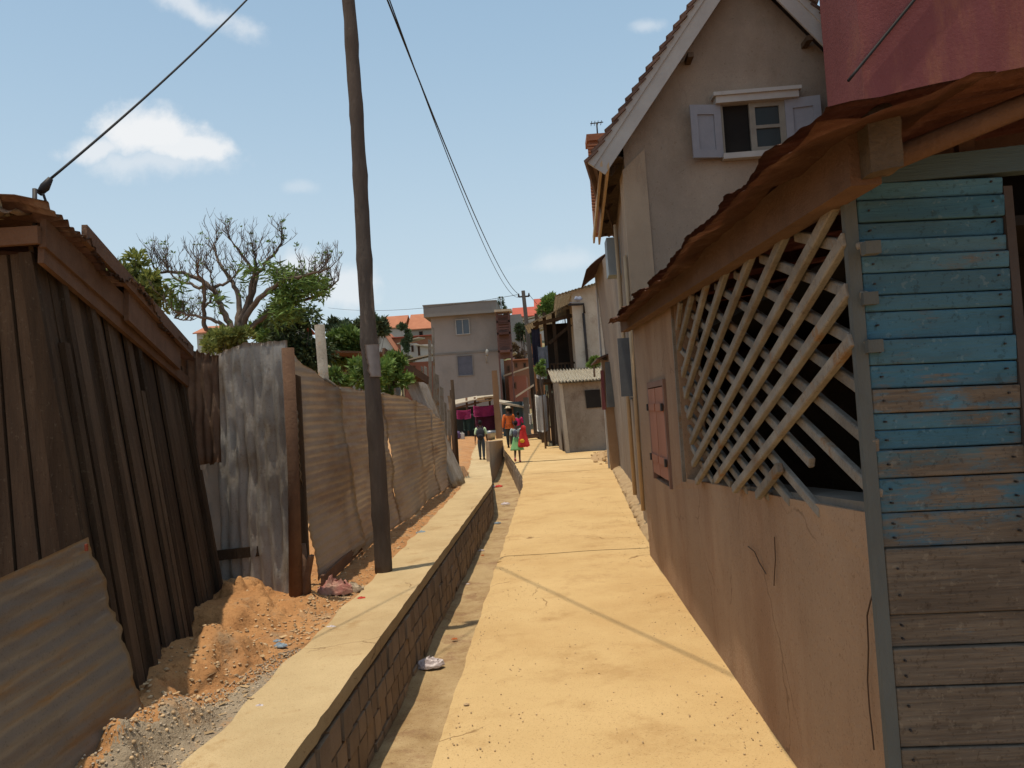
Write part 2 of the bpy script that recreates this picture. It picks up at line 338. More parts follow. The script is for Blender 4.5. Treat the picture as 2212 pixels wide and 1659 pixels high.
# ================================================================= SETTING
def lerp_tab(tab, y):
    if y <= tab[0][0]: return tab[0][1]
    for (a, p), (b, q) in zip(tab, tab[1:]):
        if y <= b: return p + (q - p)*(y - a)/(b - a)
    return tab[-1][1]
TCR = [(-6, -.63), (17, -.645), (19.2, -.73), (24.8, -1.17), (28, -1.45), (33, -1.9), (43, -2.55)]
TCL = [(-6, -1.3), (17.2, -1.32), (18, -1.36), (24.8, -1.91), (28, -2.15), (33, -2.58), (43, -3.25)]
TLL = [(-6, -1.8), (8, -1.83), (17, -1.95), (24.8, -2.5), (28, -2.8), (33, -3.2), (43, -3.85)]
CR = lambda y: lerp_tab(TCR, y)
CL = lambda y: lerp_tab(TCL, y)
LL = lambda y: lerp_tab(TLL, y)
FZ = -.7
YS = [-6, -3, 0, 2, 4, 6, 8, 10, 12, 14, 16, 17.2, 18, 19.2, 21, 23, 24.8, 26, 28, 30, 33, 36, 40, 43]
b = nb()
for a, c in zip(YS, YS[1:]):
    poly(b, [(-600, a, -.06), (LL(a)+.05, a, -.06), (LL(c)+.05, c, -.06), (-600, c, -.06)], .5)
    poly(b, [(CR(a)+.1, a, -.06), (600, a, -.06), (600, c, -.06), (CR(c)+.1, c, -.06)], .5)
poly(b, [(-600, -200, -.06), (600, -200, -.06), (600, -6, -.06), (-600, -6, -.06)], .5)
poly(b, [(-600, 43, -.06), (600, 43, -.06), (600, 1500, -.06), (-600, 1500, -.06)], .5)
struct('ground', b, farearth)
# channel floor, gently rising
b = nb()
def chf(u, w):
    y = -6 + 49.4*u; x = (CL(y)-.12)*(1-w) + (CR(y)+.12)*w
    z = FZ + max(0, y-26)*.018 + .035*noise.noise(Vector((x*3, y*1.2, 0))) + .03*(2*w-1)**2*abs(noise.noise(Vector((x, y*.8, 4))))*3
    return Vector((x, y, z))
surf(b, chf, 300, 8, .5)
struct('channel_floor', b, silt)
# footpath slabs
b = nb()
WR = [(-6, 1.0), (8.3, 1.0), (8.4, 1.0), (10, 1.02), (19.8, 1.42), (20.5, 2.1), (27.4, 2.1), (28, .62), (34, .36), (41, -.5), (48, -1.0), (60, -1.6)]
def slab(y0, y1, z, n):
    def f(u, w):
        y = y0 + (y1-y0)*u; a = CR(y) if y < 43 else -3.3; c = lerp_tab(WR, y) + .03
        x = a*(1-w) + c*w
        ed = .02*noise.noise(Vector((y*2.3, 0, 0))) + .008*noise.noise(Vector((y*13, 5, 0))) if w == 0 else 0
        return Vector((x + ed, y, z + .008*noise.noise(Vector((x*1.3, y*.9, 3))) - (.02 if w == 0 else 0)))
    surf(b, f, n, 24, .5)
slab(-6, 8.46, 0, 150); slab(8.466, 8.80, -.016, 10); slab(8.803, 19.74, -.012, 120); slab(19.77, 24.2, -.01, 40); slab(24.26, 60, 0, 90)
for y in (8.46,):
    prism(b, [(CR(y), y, -.09), (1.0, y, -.09), (1.0, y, 0.0), (CR(y), y, -.004)], (0, .006, 0), .5)
struct('footpath', b, concrete)
# the left and right drain walls
def drain_wall(label, tab, side, ya, yb, y_end):
    t = thing('drain_wall', label, 'drain wall', (tab(ya), ya, FZ))
    m = nb(); n = int((yb-ya)/.6)
    for i in range(n):
        a, c = ya + (yb-ya)*i/n, ya + (yb-ya)*(i+1)/n
        xa, xc = tab(a), tab(c); s = side
        hexa(m, [(xa-.02*s, a, FZ-.1), (xa-.12*s, a, FZ-.1), (xc-.12*s, c, FZ-.1), (xc-.02*s, c, FZ-.1), (xa-.02*s, a, -.085), (xa-.12*s, a, -.085), (xc-.12*s, c, -.085), (xc-.02*s, c, -.085)], .5)
    part('mortar_bed', m, mortar, t)
    k = nb(); z = FZ - .08; ci = 0
    while z < -.11:
        h = random.choice((.145, .16, .175)); h = min(h, -.09 - z); y = ya + random.random()*.2
        if h < .05: break
        while y < yb - .4:
            L = random.uniform(.17, .3); g = .018; o = random.uniform(-.006, .012)*side; tl = random.uniform(-.012, .012)
            xa, xc = tab(y) + o, tab(y+L) + o
            hexa(k, [(xa-.03*side, y+g, z+g*.6), (xa, y+g+tl, z+g*.6), (xc, y+L-g+tl, z+g*.6), (xc-.03*side, y+L-g, z+g*.6),
                     (xa-.03*side, y+g, z+h-g*.4), (xa-.003*side, y+g-tl, z+h-g*.4), (xc-.003*side, y+L-g-tl, z+h-g*.4), (xc-.03*side, y+L-g, z+h-g*.4)])
            y += L
        z += h; ci += 1
    part('blocks', k, block_m, t)
    return t
lw = drain_wall('long block wall with a flat concrete coping along the left side of the drain', CL, 1, -1, 41, 41)
b = nb()
def cop(u, w):
    y = -6 + 49*u
    a, c = LL(y), CL(y)
    if w in (0, 1): return Vector((c + .008*noise.noise(Vector((y*9, 3, 0))) if w == 1 else a + .05*noise.noise(Vector((y*2, 8, 0))), y, -.09))
    w2 = (w - .1)/.8
    x = a*(1-w2) + c*w2
    if w2 > .99: x += .012*noise.noise(Vector((y*1.9, 1, 0))) + .008*noise.noise(Vector((y*9, 3, 0)))
    if w2 < .01: x += .05*noise.noise(Vector((y*2, 8, 0)))
    return Vector((x, y, .004*noise.noise(Vector((x*4, y*2, 0)))))
surf(b, cop, 400, 10, .5, smooth=False)
part('coping', b, coping_m, lw)
drain_wall('block wall carrying the footpath along the right side of the drain', CR, -1, -1, 43, 43)
b = nb(); cw_ = []
for i in range(13):
    k = i/12; Y = 25.5 + 11*k**1.3; top = gy(1056 + 30*k**.8, 954 - 3*k, Y); cw_.append((top.x, Y, top.z))
for (a, c) in zip(cw_, cw_[1:]): hexa(b, [(a[0], a[1], -.75), (c[0], c[1], -.75), (c[0]-.12, c[1]+.12, -.75), (a[0]-.12, a[1]+.12, -.75), (a[0], a[1], a[2]), (c[0], c[1], c[2]), (c[0]-.12, c[1]+.12, c[2]+.02), (a[0]-.12, a[1]+.12, a[2]+.02)], .5)
single('curved_wall', b, block_m, 'low curved block wall where the drain turns away in the distance', 'drain wall')

# dirt verge between fence and coping
MOUNDS = [(-2.13, 4.0, .24, .55, .16), (-2.05, 3.5, .14, .3, .07), (-2.40, 5.05, .32, .52, .15), (-2.2, 5.35, .18, .26, .08), (-2.6, 6.25, .34, .46, .16), (-2.8, 6.9, .3, .3, .14), (-2.3, 6.75, .5, .25, .06)]
def vh(x, y):
    ll = LL(y); e = (ll - x)
    h = -.012 + .04*min(1, max(0, e/.3)) + .03*max(0, min(1, (e-.3)/.5))
    if y > 7: h += .05*max(0, e-.1)
    for (mx_, my, sx, sy, mh) in MOUNDS:
        d = math.hypot((x-mx_)/sx, (y-my)/sy) + .4*noise.noise(Vector((x*4, y*4, 1))) + .22*noise.noise(Vector((x*11, y*11, 1)))
        k = max(0, min(1, (1.3 - d)/.85)); h += mh*k*k*(3-2*k)*min(1, max(0, e/.12))
    s = min(1, max(.15, e/.2))
    h += s*(.022*noise.noise(Vector((x*7, y*7, 0))) + .014*noise.noise(Vector((x*19, y*19, 3))) + .008*noise.noise(Vector((x*45, y*45, 5))))
    return h
b = nb()
def verge(y0, y1, w0, ny, nx):
    def f(u, w):
        y = y0 + (y1-y0)*u; r = LL(y) + .06; l = w0(y); x = r*(1-w) + l*w
        return Vector((x, y, vh(x, y)))
    surf(b, f, ny, nx, .5)
verge(1.5, 9, lambda y: -3.3, 340, 75); verge(9, 20, lambda y: -3.1, 260, 50)
def vf(u, w):
    y = 20 + 40*u; r = (LL(y) if y < 43 else -3.2) + .06; x = r*(1-w) + (-9)*w
    return Vector((x, y, -.03 + .05*min(1, (r-x)/.4) + .09*noise.noise(Vector((x, y*.6, 0))) + .03*noise.noise(Vector((x*4, y*2, 0)))))
surf(b, vf, 120, 40, .5)
b.normal_update()
struct('dirt_verge', b, earth)

# loose stones and chips
b = nb()
for i in range(2600):
    if random.random() < .55: y = random.uniform(2.6, 7.5)
    else: y = random.uniform(7.5, 19)
    x = LL(y) - .02 - abs(random.gauss(0, .3))
    if x < -2.95: continue
    r = random.choice((.004, .006, .009, .013)) * (1.3 if random.random() < .06 else 1)
    blobm(b, (x, y, vh(x, y) + r*.3), r, 1, .35, sq=(1, random.uniform(.7, 1.3), .6))
stone_m = M('stones', (.50, .36, .21), (.40, .27, .15), 6, bump=0, var=.3)
o = single('gravel', b, stone_m, 'loose gravel and chips of stone strewn over the red dirt verge', 'gravel', loc=(0, 0, 0)); o['kind'] = 'stuff'
b = nb()
for i in range(150):
    y = random.choice((random.uniform(3, 8), random.uniform(9, 18), random.uniform(11, 17))); x = LL(y) - abs(random.gauss(.12, .22))
    if x < -2.8: continue
    a = random.random()*6.28; L = random.uniform(.012, .045); w = random.uniform(.004, .016); z = vh(x, y) + .012
    d = Vector((math.cos(a), math.sin(a), random.uniform(-.1, .25)))*L; s = Vector((-math.sin(a), math.cos(a), .2))*w
    p = Vector((x, y, z)); poly(b, [p-d-s, p+d-s, p+d+s*.3, p-d+s])
straw_m = M('straw_litter', (.48, .34, .19), (.34, .23, .12), 6, bump=0, var=.3)
o = single('straw_litter', b, straw_m, 'dry straw and wood shavings scattered along the foot of the tin fence', 'straw', loc=(0, 0, 0)); o['kind'] = 'stuff'

# path-side rubble kerb below the gabled house
b = nb()
for i in range(420):
    y = random.uniform(8.6, 20.2); x = lerp_tab(WR, y) + abs(random.gauss(.0, .09)); r = random.uniform(.012, .05)
    blobm(b, (x + .03, y, .01), r, 1, .3, sq=(1, 1.4, .8))
kerb_m = M('footing_rubble', (.42, .30, .165), (.30, .20, .105), 5, bump=.6, var=.2)
surf(b, lambda u, w: Vector((lerp_tab(WR, 8.5+11.7*u) + .0 + .22*w, 8.5+11.7*u, -.01 + .10*w**.6 + .03*noise.noise(Vector((u*30, w*3, 1))) + .015*noise.noise(Vector((u*120, w*9, 1))))), 240, 8, .5)
_o = single('stone_footing', b, kerb_m, 'broken rubble footing along the base of the tall gabled house', 'footing'); _o['kind'] = 'stuff'
b = nb()
for i in range(150):
    a = random.random()*6.28; d = abs(random.gauss(0, .45)); y = 24 + d*math.sin(a)*2.6; x = 1.75 + d*math.cos(a)*.75
    blobm(b, (x, y, .18*max(0, 1-d)), random.uniform(.02, .09), 1, .35, sq=(1, 1.2, .7))
surf(b, lambda u, w: Vector((1.75 + w*.7*math.cos(u*6.2832), 24 + w*2.0*math.sin(u*6.2832), -.04 + .22*(1-w*w) + .05*noise.noise(Vector((math.cos(u*6.28)*w*3, math.sin(u*6.28)*w*3, 7))))), 40, 12, .5)
_o = single('dirt_heap', b, M('heap_earth', (.42, .27, .13), (.33, .20, .09), 4, bump=.5, var=.15), 'small heap of earth and rubble beside the white shed', 'heap'); _o['kind'] = 'stuff'

# hills behind the town
def hill(x, y):
    k = max(0, min(1, (y-62)/85)); k = k*k*(3-2*k)
    return -.2 + k*(13.0 + 1.5*noise.noise(Vector((x*.012, y*.012, 0))) - .02*min(60, max(0, x)))
b = nb()
surf(b, lambda u, w: Vector((-260 + 560*w, 60 + 240*u, hill(-260 + 560*w, 60 + 240*u))), 60, 80, .5)
struct('hills', b, M('hill_scrub', (.20, .17, .09), (.28, .17, .09), .15, bump=0, c3=(.12, .14, .06), s3=.3, t3=.5, sharp=.1))

# ================================================================= LEFT SIDE
def WX(y, z, o=0): return -2.3 - .232*(y-4.2) - .13*z + o
def WT(y): return 2.12 + (6.8-y)*.155
sh = thing('plank_shack', 'dark leaning shack of weathered vertical planks at the left of the alley', 'shack', (-3.0, 5, 0))
b = nb(); y = 4.06
while y < 7.0:
    w = random.uniform(.10, .19); o = random.choice((0, 0, .012, .02, -.01)); g = random.uniform(.004, .022); top = random.uniform(-.05, .03)
    if y + w > 6.98: w = 6.98 - y
    if w < .05: break
    y0, y1 = y+g/2, y+w-g/2; sk = random.uniform(-.012, .012); zt = WT(y0)+top; zb = random.uniform(-.02, .06) + (.12 if y > 5.6 else .02)
    hexa(b, [(WX(y0, zb, o-.025), y0+sk, zb), (WX(y0, zb, o), y0+sk, zb), (WX(y1, zb, o), y1+sk, zb), (WX(y1, zb, o-.025), y1+sk, zb),
             (WX(y0, zt, o-.025), y0-sk, zt), (WX(y0, zt, o), y0-sk, zt), (WX(y1, zt, o), y1-sk, zt), (WX(y1, zt, o-.025), y1-sk, zt)])
    if random.random() < .35:   # batten over the joint
        yb_ = y1 + g/2; hb = zt - random.choice((0, 0, .5, .9))
        hexa(b, [(WX(yb_, zb, .0), yb_-.025, zb), (WX(yb_, zb, .035), yb_-.025, zb), (WX(yb_, zb, .035), yb_+.025, zb), (WX(yb_, zb, .0), yb_+.025, zb),
                 (WX(yb_, hb, .0), yb_-.025, hb), (WX(yb_, hb, .035), yb_-.025, hb), (WX(yb_, hb, .035), yb_+.025, hb), (WX(yb_, hb, .0), yb_+.025, hb)])
    y += w
part('plank_wall', b, wood_dark, sh)
b = nb()
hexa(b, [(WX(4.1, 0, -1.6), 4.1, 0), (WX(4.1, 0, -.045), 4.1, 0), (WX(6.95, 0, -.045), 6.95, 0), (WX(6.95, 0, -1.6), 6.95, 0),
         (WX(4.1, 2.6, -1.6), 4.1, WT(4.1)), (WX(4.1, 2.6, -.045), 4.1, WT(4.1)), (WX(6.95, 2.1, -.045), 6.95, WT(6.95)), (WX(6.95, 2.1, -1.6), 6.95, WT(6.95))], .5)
part('lining', b, void, sh)  # solid near-black block; the shade inside the shack is its colour
b = nb(); x = WX(4.05, 0, .0); k = 0
while x > -4.3:   # front face towards the viewer
    w = random.uniform(.11, .17); o = random.choice((0, .01, -.012, .02)); g = random.uniform(.003, .016); ln = .13 - .035*k if k < 3 else .03
    zt = 2.52 + random.uniform(-.02, .02); zb = .02
    if k == 0: ln = .13
    xa0, xb0 = x - g/2, x - w + g/2; ln2 = .13 - .035*(k+1) if k < 2 else .03
    hexa(b, [(xb0, 4.05-o, zb), (xa0, 4.05-o, zb), (xa0, 4.08-o, zb), (xb0, 4.08-o, zb), (xb0-ln2*zt, 4.05-o, zt), (xa0-ln*zt, 4.05-o, zt), (xa0-ln*zt, 4.08-o, zt), (xb0-ln2*zt, 4.08-o, zt)])
    x -= w; k += 1
part('plank_wall', b, wood_dark, sh)
b = nb(); beam(b, (WX(4.0, 2.5, .06), 3.98, 2.60), (-4.6, 3.98, 2.62), .035, .09, v=.7); part('front_fascia', b, wood_brown, sh)
b = nb(); corr(b, (-4.6, 3.88, 2.63), (WX(3.9, 2.6, -.02), 3.88, 2.70), (WX(3.9, 2.6, -.02), 4.2, 2.78), (-4.6, 4.2, 2.72), 16, .012, 'v', dent=.03, seed=6, v=.5); bmesh.ops.solidify(b, geom=b.faces[:], thickness=.004)
part('front_flashing', b, M('pale_flashing', (.40, .32, .25), (.3, .22, .16), 3, bump=.1), sh)
def WP(y, dz, o): z = WT(y) + dz; return Vector((WX(y, z, o), y, z))
b = nb(); beam(b, WP(4.0, -.05, .05), WP(7.1, -.1, .05), .03, .09, v=.6)
part('trim_board', b, wood_brown, sh)
b = nb()
beam(b, WP(4.0, .06, .08), WP(5.4, .04, .09), .03, .15, v=.4); beam(b, WP(5.2, .05, .12), WP(6.6, .03, .1), .03, .22, v=.8)
part('fascia_board', b, wood_brown, sh)
b = nb(); beam(b, WP(4.4, .21, .17), WP(6.9, .14, .16), .03, .10, v=.9)
part('bargeboard', b, wood_brown, sh)
b = nb()
corr(b, WP(3.85, .12, .17), WP(5.6, .17, .2), WP(5.6, .45, -1.9), WP(3.85, .35, -1.9), 22, .012, 'v', dent=.07, seed=2, v=.5, nseg=12)
corr(b, WP(5.3, .16, .2), WP(7.3, .08, .15), WP(7.3, .55, -1.9), WP(5.3, .7, -1.9), 24, .012, 'v', dent=.06, seed=4, v=.7, nseg=12)
bmesh.ops.solidify(b, geom=b.faces[:], thickness=.006)
part('roof', b, rust_sheet, sh)
b = nb()
corr(b, WP(3.7, .19, -.06), WP(4.5, .2, -.1), WP(4.5, .3, -1.9), WP(3.7, .2, -1.9), 9, .012, 'v', dent=.05, seed=9, v=.5)
bmesh.ops.solidify(b, geom=b.faces[:], thickness=.006)
part('loose_roof_sheet', b, M('cream_tin', (.62, .55, .40), (.5, .42, .3), 2, rough=.5, bump=.1, metal=.1), sh)

ins = gx(75, 440, -2.62)
bk = thing('service_bracket', 'black iron bracket standing on the edge of the plank shack roof', 'bracket', (ins.x, ins.y, 2.75))
pb = gx(72, 468, -2.62); pt = gx(75, 408, -2.62)
b = nb(); tube(b, [pb - Vector((0, 0, .15)), pt], .012, 8); blobm(b, pb, .035, 1, .1); part('rod', b, metal_dark, bk)
pi = gx(97, 404, -2.62)
b = nb(); tube(b, [pi + Vector((-.035, 0, -.035)), pi, pi + Vector((.035, 0, .045))], [.016, .026, .014], 8)
tube(b, [pt, pi + Vector((-.03, 0, -.02))], .005, 5)
dl = [gx(u, v, -2.62) for u, v in ((93, 418), (99, 435), (97, 448), (86, 454), (78, 455))]
tube(b, dl, .007, 6)
part('insulator', b, metal_dark, bk)

# stained sheet leaning on the planks, bottom left
t = thing('stained_tin_sheet', 'big stained corrugated sheet nailed low across the near planks', 'tin sheet', (-2.1, 3.4, 0))
b = nb()
q00, q10, q11, q01 = Vector((-2.20, 2.1, -.02)), Vector((-2.11, 4.02, .11)), gx(190, 1160, -2.24), Vector((-2.18, 2.1, .93))
def torn(u, w, p):
    if u > .93: p = p + (q10-q00).normalized()*(.05*noise.noise(Vector((w*7, 3, 1))) + .03*noise.noise(Vector((w*21, 1, 1))) + .10*w*(1-w))*((u-.93)/.07)
    return p
corr(b, q00, q10, q11, q01, 12, .004, 'u', dent=.008, seed=5, nseg=60, sag=torn, v=.5)
bmesh.ops.solidify(b, geom=b.faces[:], thickness=.004)
part('sheet', b, tin_stain, t)
b = nb(); p = gx(180, 1182, -2.20); box(b, p.x+.01, p.x+.02, p.y-.008, p.y+.006, p.z-.018, p.z+.014); part('red_tag', b, M('red_scrap', (.28, .06, .03), None, 5, bump=0), t)

# rusty panel and grey upright sheet
b = nb()
pp = [gy(u, v, 7.02) for u, v in ((386, 1010), (478, 1000), (472, 768), (386, 752))]
corr(b, *pp, 5, .012, 'v', dent=.03, seed=3, rag=.04, v=.5)
bmesh.ops.solidify(b, geom=b.faces[:], thickness=.004)
single('rusty_tin_panel', b, M('brown_rust_panel', (.25, .165, .115), (.185, .115, .08), 3, bump=.3, c3=(.30, .22, .16), s3=2, t3=.55, sharp=.1), 'narrow rust brown sheet between the plank shack and the grey upright sheet', 'tin sheet')
b = nb()
pp = [gy(478, 1310, 7.16), gy(652, 1318, 6.98), gy(622, 748, 6.98), gy(462, 762, 7.16)]
def peak(u, w, p):
    if w > .9: p = p + Vector((0, 0, 1))*(.09*math.sin(min(1, u*1.5)*math.pi*.62) - .03)*(w-.9)*10
    return p
corr(b, *pp, 7.5, .018, 'v', dent=.045, seed=8, rag=.02, sag=peak, nseg=60, v=.5)
bmesh.ops.solidify(b, geom=b.faces[:], thickness=.004)
single('upright_tin_sheet', b, tin_grey, 'battered grey corrugated sheet standing upright with dents and holes', 'tin sheet')
b = nb()
pw = [gy(u, v, 7.24) for u, v in ((420, 1310), (540, 1300), (520, 940), (390, 940))]
corr(b, *pw, 2, .01, 'v', v=.5); bmesh.ops.solidify(b, geom=b.faces[:], thickness=.004)
single('pale_tin_scrap', b, M('pale_tin', (.5, .48, .44), (.4, .38, .35), 3, rough=.5, metal=.2, bump=.1), 'pale scrap of tin filling the gap left of the grey upright sheet', 'tin sheet')
b = nb(); beam(b, gy(470, 1200, 7.1), gy(560, 1190, 7.08), .03, .09)
single('cross_board', b, wood_dark, 'short dark board across the gap beside the grey upright sheet', 'board')

# horizontally ribbed tin fence
fe = thing('tin_fence', 'long sagging fence of dusty ribbed tin sheets behind the wooden pole', 'fence', (-2.3, 11, 0))
ZT = [(6.9, 2.2), (7.3, 2.17), (8.4, 1.96), (10, 1.92), (12.3, 1.9), (13.8, 1.82), (15, 1.7), (17, 1.42)]
def fx(y, z):
    s = (y-7)/10
    return -2.27 + .02*s + .05*noise.noise(Vector((y*.45, z*.8, 2))) + .03*noise.noise(Vector((y*1.5, z*2.2, 7))) + .055*max(0, noise.noise(Vector((y*.9, z*1.3, 21))))*(1 if z < 1.3 else .2) + .16*max(0, .55-z)*(.6+.6*noise.noise(Vector((y*.6, 0, 9))))
def fpanel(ya, yb, ls, rs, seed, zlo=.06):
    b = nb(); n = max(20, int((yb-ya)*16))
    def f(u, w):
        zt = lerp_tab(ZT, ya + (yb-ya)*u) + .03*noise.noise(Vector((u*6, seed, 0)))
        z0 = zlo + .03*noise.noise(Vector((u*5, seed, 4)))
        z = z0 + (zt-z0)*w
        a = ya + ls*(1-w)*1.0; c = yb + rs*(1-w)
        y = a + (c-a)*u
        if u in (0, 1): y += .05*noise.noise(Vector((z*5, seed, 1))) + .03*noise.noise(Vector((z*16, seed, 1)))
        x = fx(y, z) + .0045*math.sin(z/.078*2*math.pi) + .015*(seed % 2)
        x += .05*max(0, 1-abs(u-1)*12)*noise.noise(Vector((z*3, seed, 5)))
        return Vector((x, y, z))
    surf(b, f, n, 150, random.random())
    bmesh.ops.solidify(b, geom=b.faces[:], thickness=.004)
    part('sheet', b, tin_fence, fe)
fpanel(7.12, 8.75, .22, .5, 1, .12); fpanel(8.6, 11.2, .5, .3, 2); fpanel(11.1, 13.6, .3, .25, 3); fpanel(13.45, 15.3, .25, .3, 4); fpanel(15.2, 17.2, .3, .2, 5)
b = nb(); ps = gy(640, 1305, 6.9); pe = gy(622, 752, 6.9)
tube(b, [ps, ps*.5+pe*.5 + Vector((.015, 0, 0)), pe], [.06, .05, .055], 9, .3); tube(b, [ps + Vector((.07, .05, 0)), ps + Vector((.05, .05, .5))], [.055, .045], 8, .5)
beam(b, gy(655, 1300, 6.95), gy(672, 1200, 6.95), .1, .03, up=(1, 0, 0))
part('post', b, wood_brown, fe)
b = nb()
for k in range(2):
    u = 640 + k*17; Yk = 7.22 + .03*k; p0, p1 = gy(u, 1300, Yk), gy(u+15, 1300, Yk); t0, t1 = gy(u-22, 790+k*18, Yk), gy(u-9, 795+k*18, Yk)
    hexa(b, [(p0.x, Yk, -.02), (p1.x, Yk, -.02), (p1.x, Yk+.025, -.02), (p0.x, Yk+.025, -.02), (t0.x, Yk, t0.z), (t1.x, Yk, t1.z), (t1.x, Yk+.025, t1.z), (t0.x, Yk+.025, t0.z)])
part('backing_board', b, wood_dark, fe)  # dark boards added to give the gap beside the post its shade
b = nb()
for k in range(3): hexa(b, [(-2.62+k*.1, 7.3+k*.06, 0), (-2.525+k*.1, 7.3+k*.06, 0), (-2.525+k*.1, 7.33+k*.06, 0), (-2.62+k*.1, 7.33+k*.06, 0), (-2.64+k*.1, 7.3+k*.06, 2.1-k*.03), (-2.545+k*.1, 7.3+k*.06, 2.1-k*.03), (-2.545+k*.1, 7.33+k*.06, 2.1-k*.03), (-2.64+k*.1, 7.33+k*.06, 2.1-k*.03)])
part('backing_boards', b, wood_dark, fe)  # more dark boards added behind, standing for shade in the gap
for u0, v0, u1, v1, Y in ((727, 900, 690, 702, 8.6), (815, 900, 806, 815, 11), (862, 900, 858, 838, 13)):
    b = nb(); p, q = gy(u0, v0, Y), gy(u1, v1, Y); p.x = q.x = min(p.x, -2.42); p = Vector((q.x + .02, Y, 0))
    q = gy(u1, v1, Y); q.x -= .0
    tube(b, [Vector((q.x+.06, Y, 0)), Vector((q.x+.03, Y, 1.2)), q], .055, 8); part('post', b, wood_grey, fe)
b = nb(); tube(b, [gy(698, 818, 8.2), gy(760, 862, 9.6), gy(830, 852, 12)], .03, 6); part('rail', b, wood_grey, fe)
b = nb(); p0, p1 = gz(690, 1264, .1), gz(800, 1160, .1)
beam(b, p0 + Vector((.03, 0, .03)), p1 + Vector((.03, 0, .03)), .03, .11, up=(0, .2, 1)); part('kickboard', b, wood_brown, fe)

# leaning sheets and palings beyond the fence
b = nb()
p = [Vector((-2.1, 16.9, .02)), Vector((-1.98, 18.2, 0)), gy(912, 800, 18.0), gy(872, 822, 16.9)]
corr(b, *p, 6, .02, 'v', dent=.05, seed=11, v=.5, nseg=16); bmesh.ops.solidify(b, geom=b.faces[:], thickness=.005)
single('leaning_tin_sheet', b, tin_grey, 'pale ribbed tin sheet leaning back at the end of the long fence', 'tin sheet')
b = nb(); k = 0; u = 914
while u < 976:
    w = random.uniform(6, 10); yy0 = 18.2 + k*.12; vt = 700 + random.uniform(-12, 40) if u < 944 else 800 + (u-944)*2.2 + random.uniform(-25, 25)
    if u < 922: vt = 790
    p, q = gy(u, 1045, yy0), gy(u+w, 1045, yy0); t0 = gy(u-5, vt, yy0); t1 = gy(u+w-7, vt+4, yy0)
    hexa(b, [(p.x, yy0, 0), (q.x-.01, yy0, 0), (q.x-.01, yy0+.03, 0), (p.x, yy0+.03, 0), (t0.x, yy0, t0.z), (t1.x, yy0, t1.z), (t1.x, yy0+.03, t1.z), (t0.x, yy0+.03, t0.z)])
    u += w; k += 1
single('board_fence', b, wood_grey, 'tall rough boards standing on end past the tin fence', 'fence')
b = nb()
for i in range(9):
    y = 19.5 + i*.5; x = -2.28 - i*.07; h = random.uniform(1.6, 2.4)
    tube(b, [(x, y, 0), (x+random.uniform(-.05, .05), y, h*.5), (x+random.uniform(-.08, .08), y, h)], .04, 6)
for i in range(4): tube(b, [(-2.25, 19.5, .4+i*.45), (-2.8, 23.6, .45+i*.4)], .02, 5)
single('stick_fence', b, wood_dark, 'thin dark stick fence where the dirt strip widens on the left', 'fence')
b = nb(); q0, q1 = gy(828, 760, 15.5), gy(924, 822, 17.5)
prism(b, [q0, q1, q1 + Vector((-1.5, 0, .15)), q0 + Vector((-1.5, 0, .15))], (0, 0, -.04), .5)
beam(b, q0, q1, .05, .16, v=.3)
for q in (q0, q1): tube(b, [Vector((q.x-.3, q.y, 0)), Vector((q.x-.3, q.y, q.z))], .05, 6)
for q in (q0, q1): tube(b, [Vector((q.x-1.3, q.y, 0)), Vector((q.x-1.3, q.y, q.z+.1))], .05, 6)
single('lean_to', b, wood_brown, 'small lean-to with a sloping dark roof edge just behind the tin fence', 'lean-to')

# strip of grey gravel between the dirt and the coping
grey_m = M('grey_gravel_ground', (.40, .32, .22), (.30, .23, .155), 9, bump=1., bscale=55, c3=(.42, .27, .15), s3=4, t3=.6, sharp=.05)
b = nb()
def gp(u, w):
    y = 2.6 + 3.0*u; ww = .36*math.sin(min(1, (1-u)*1.6)*1.5708) + .09*noise.noise(Vector((y*3, 2, 0))) + .05*noise.noise(Vector((y*9, 2, 0)))
    x = LL(y) + .05 - max(.02, ww)*w; return Vector((x, y, vh(x, y) + .006 - .03*w**6))
surf(b, gp, 200, 30, .5); struct('gravel_strip', b, grey_m)
b = nb()
for i in range(1300):
    u = random.random()**1.2; y = 2.7 + 2.9*u; x = LL(y) - .36*(1-u)**.4*random.random(); r = random.choice((.003, .004, .005, .007)); blobm(b, (x, y, vh(x, y) + .008), r, 1, .35, sq=(1, 1.2, .7))
o = single('fine_gravel', b, M('grey_stones', (.42, .35, .26), (.30, .24, .175), 6, bump=0, var=.4), 'fine grey gravel along the near end of the coping', 'gravel', loc=(0, 0, 0)); o['kind'] = 'stuff'
# fine grit on the footpath
b = nb()
for i in range(1500):
    y = 2.8 + 11*random.random()**1.6; c = random.random()
    x = CR(y) + .05 + (1.0-CR(y)-.08)*(c if random.random() < .4 else (1 - .25*c*c if random.random() < .6 else .2*c*c))
    r = random.choice((.002, .003, .0035, .005)); blobm(b, (x, y, r*.4 + (0 if y < 8.46 else -.012)), r, 1, .3, sq=(1, 1.2, .7))
o = single('grit', b, stone_m, 'fine grit and crumbs of stone scattered over the pale footpath', 'grit', loc=(0, 0, 0)); o['kind'] = 'stuff'
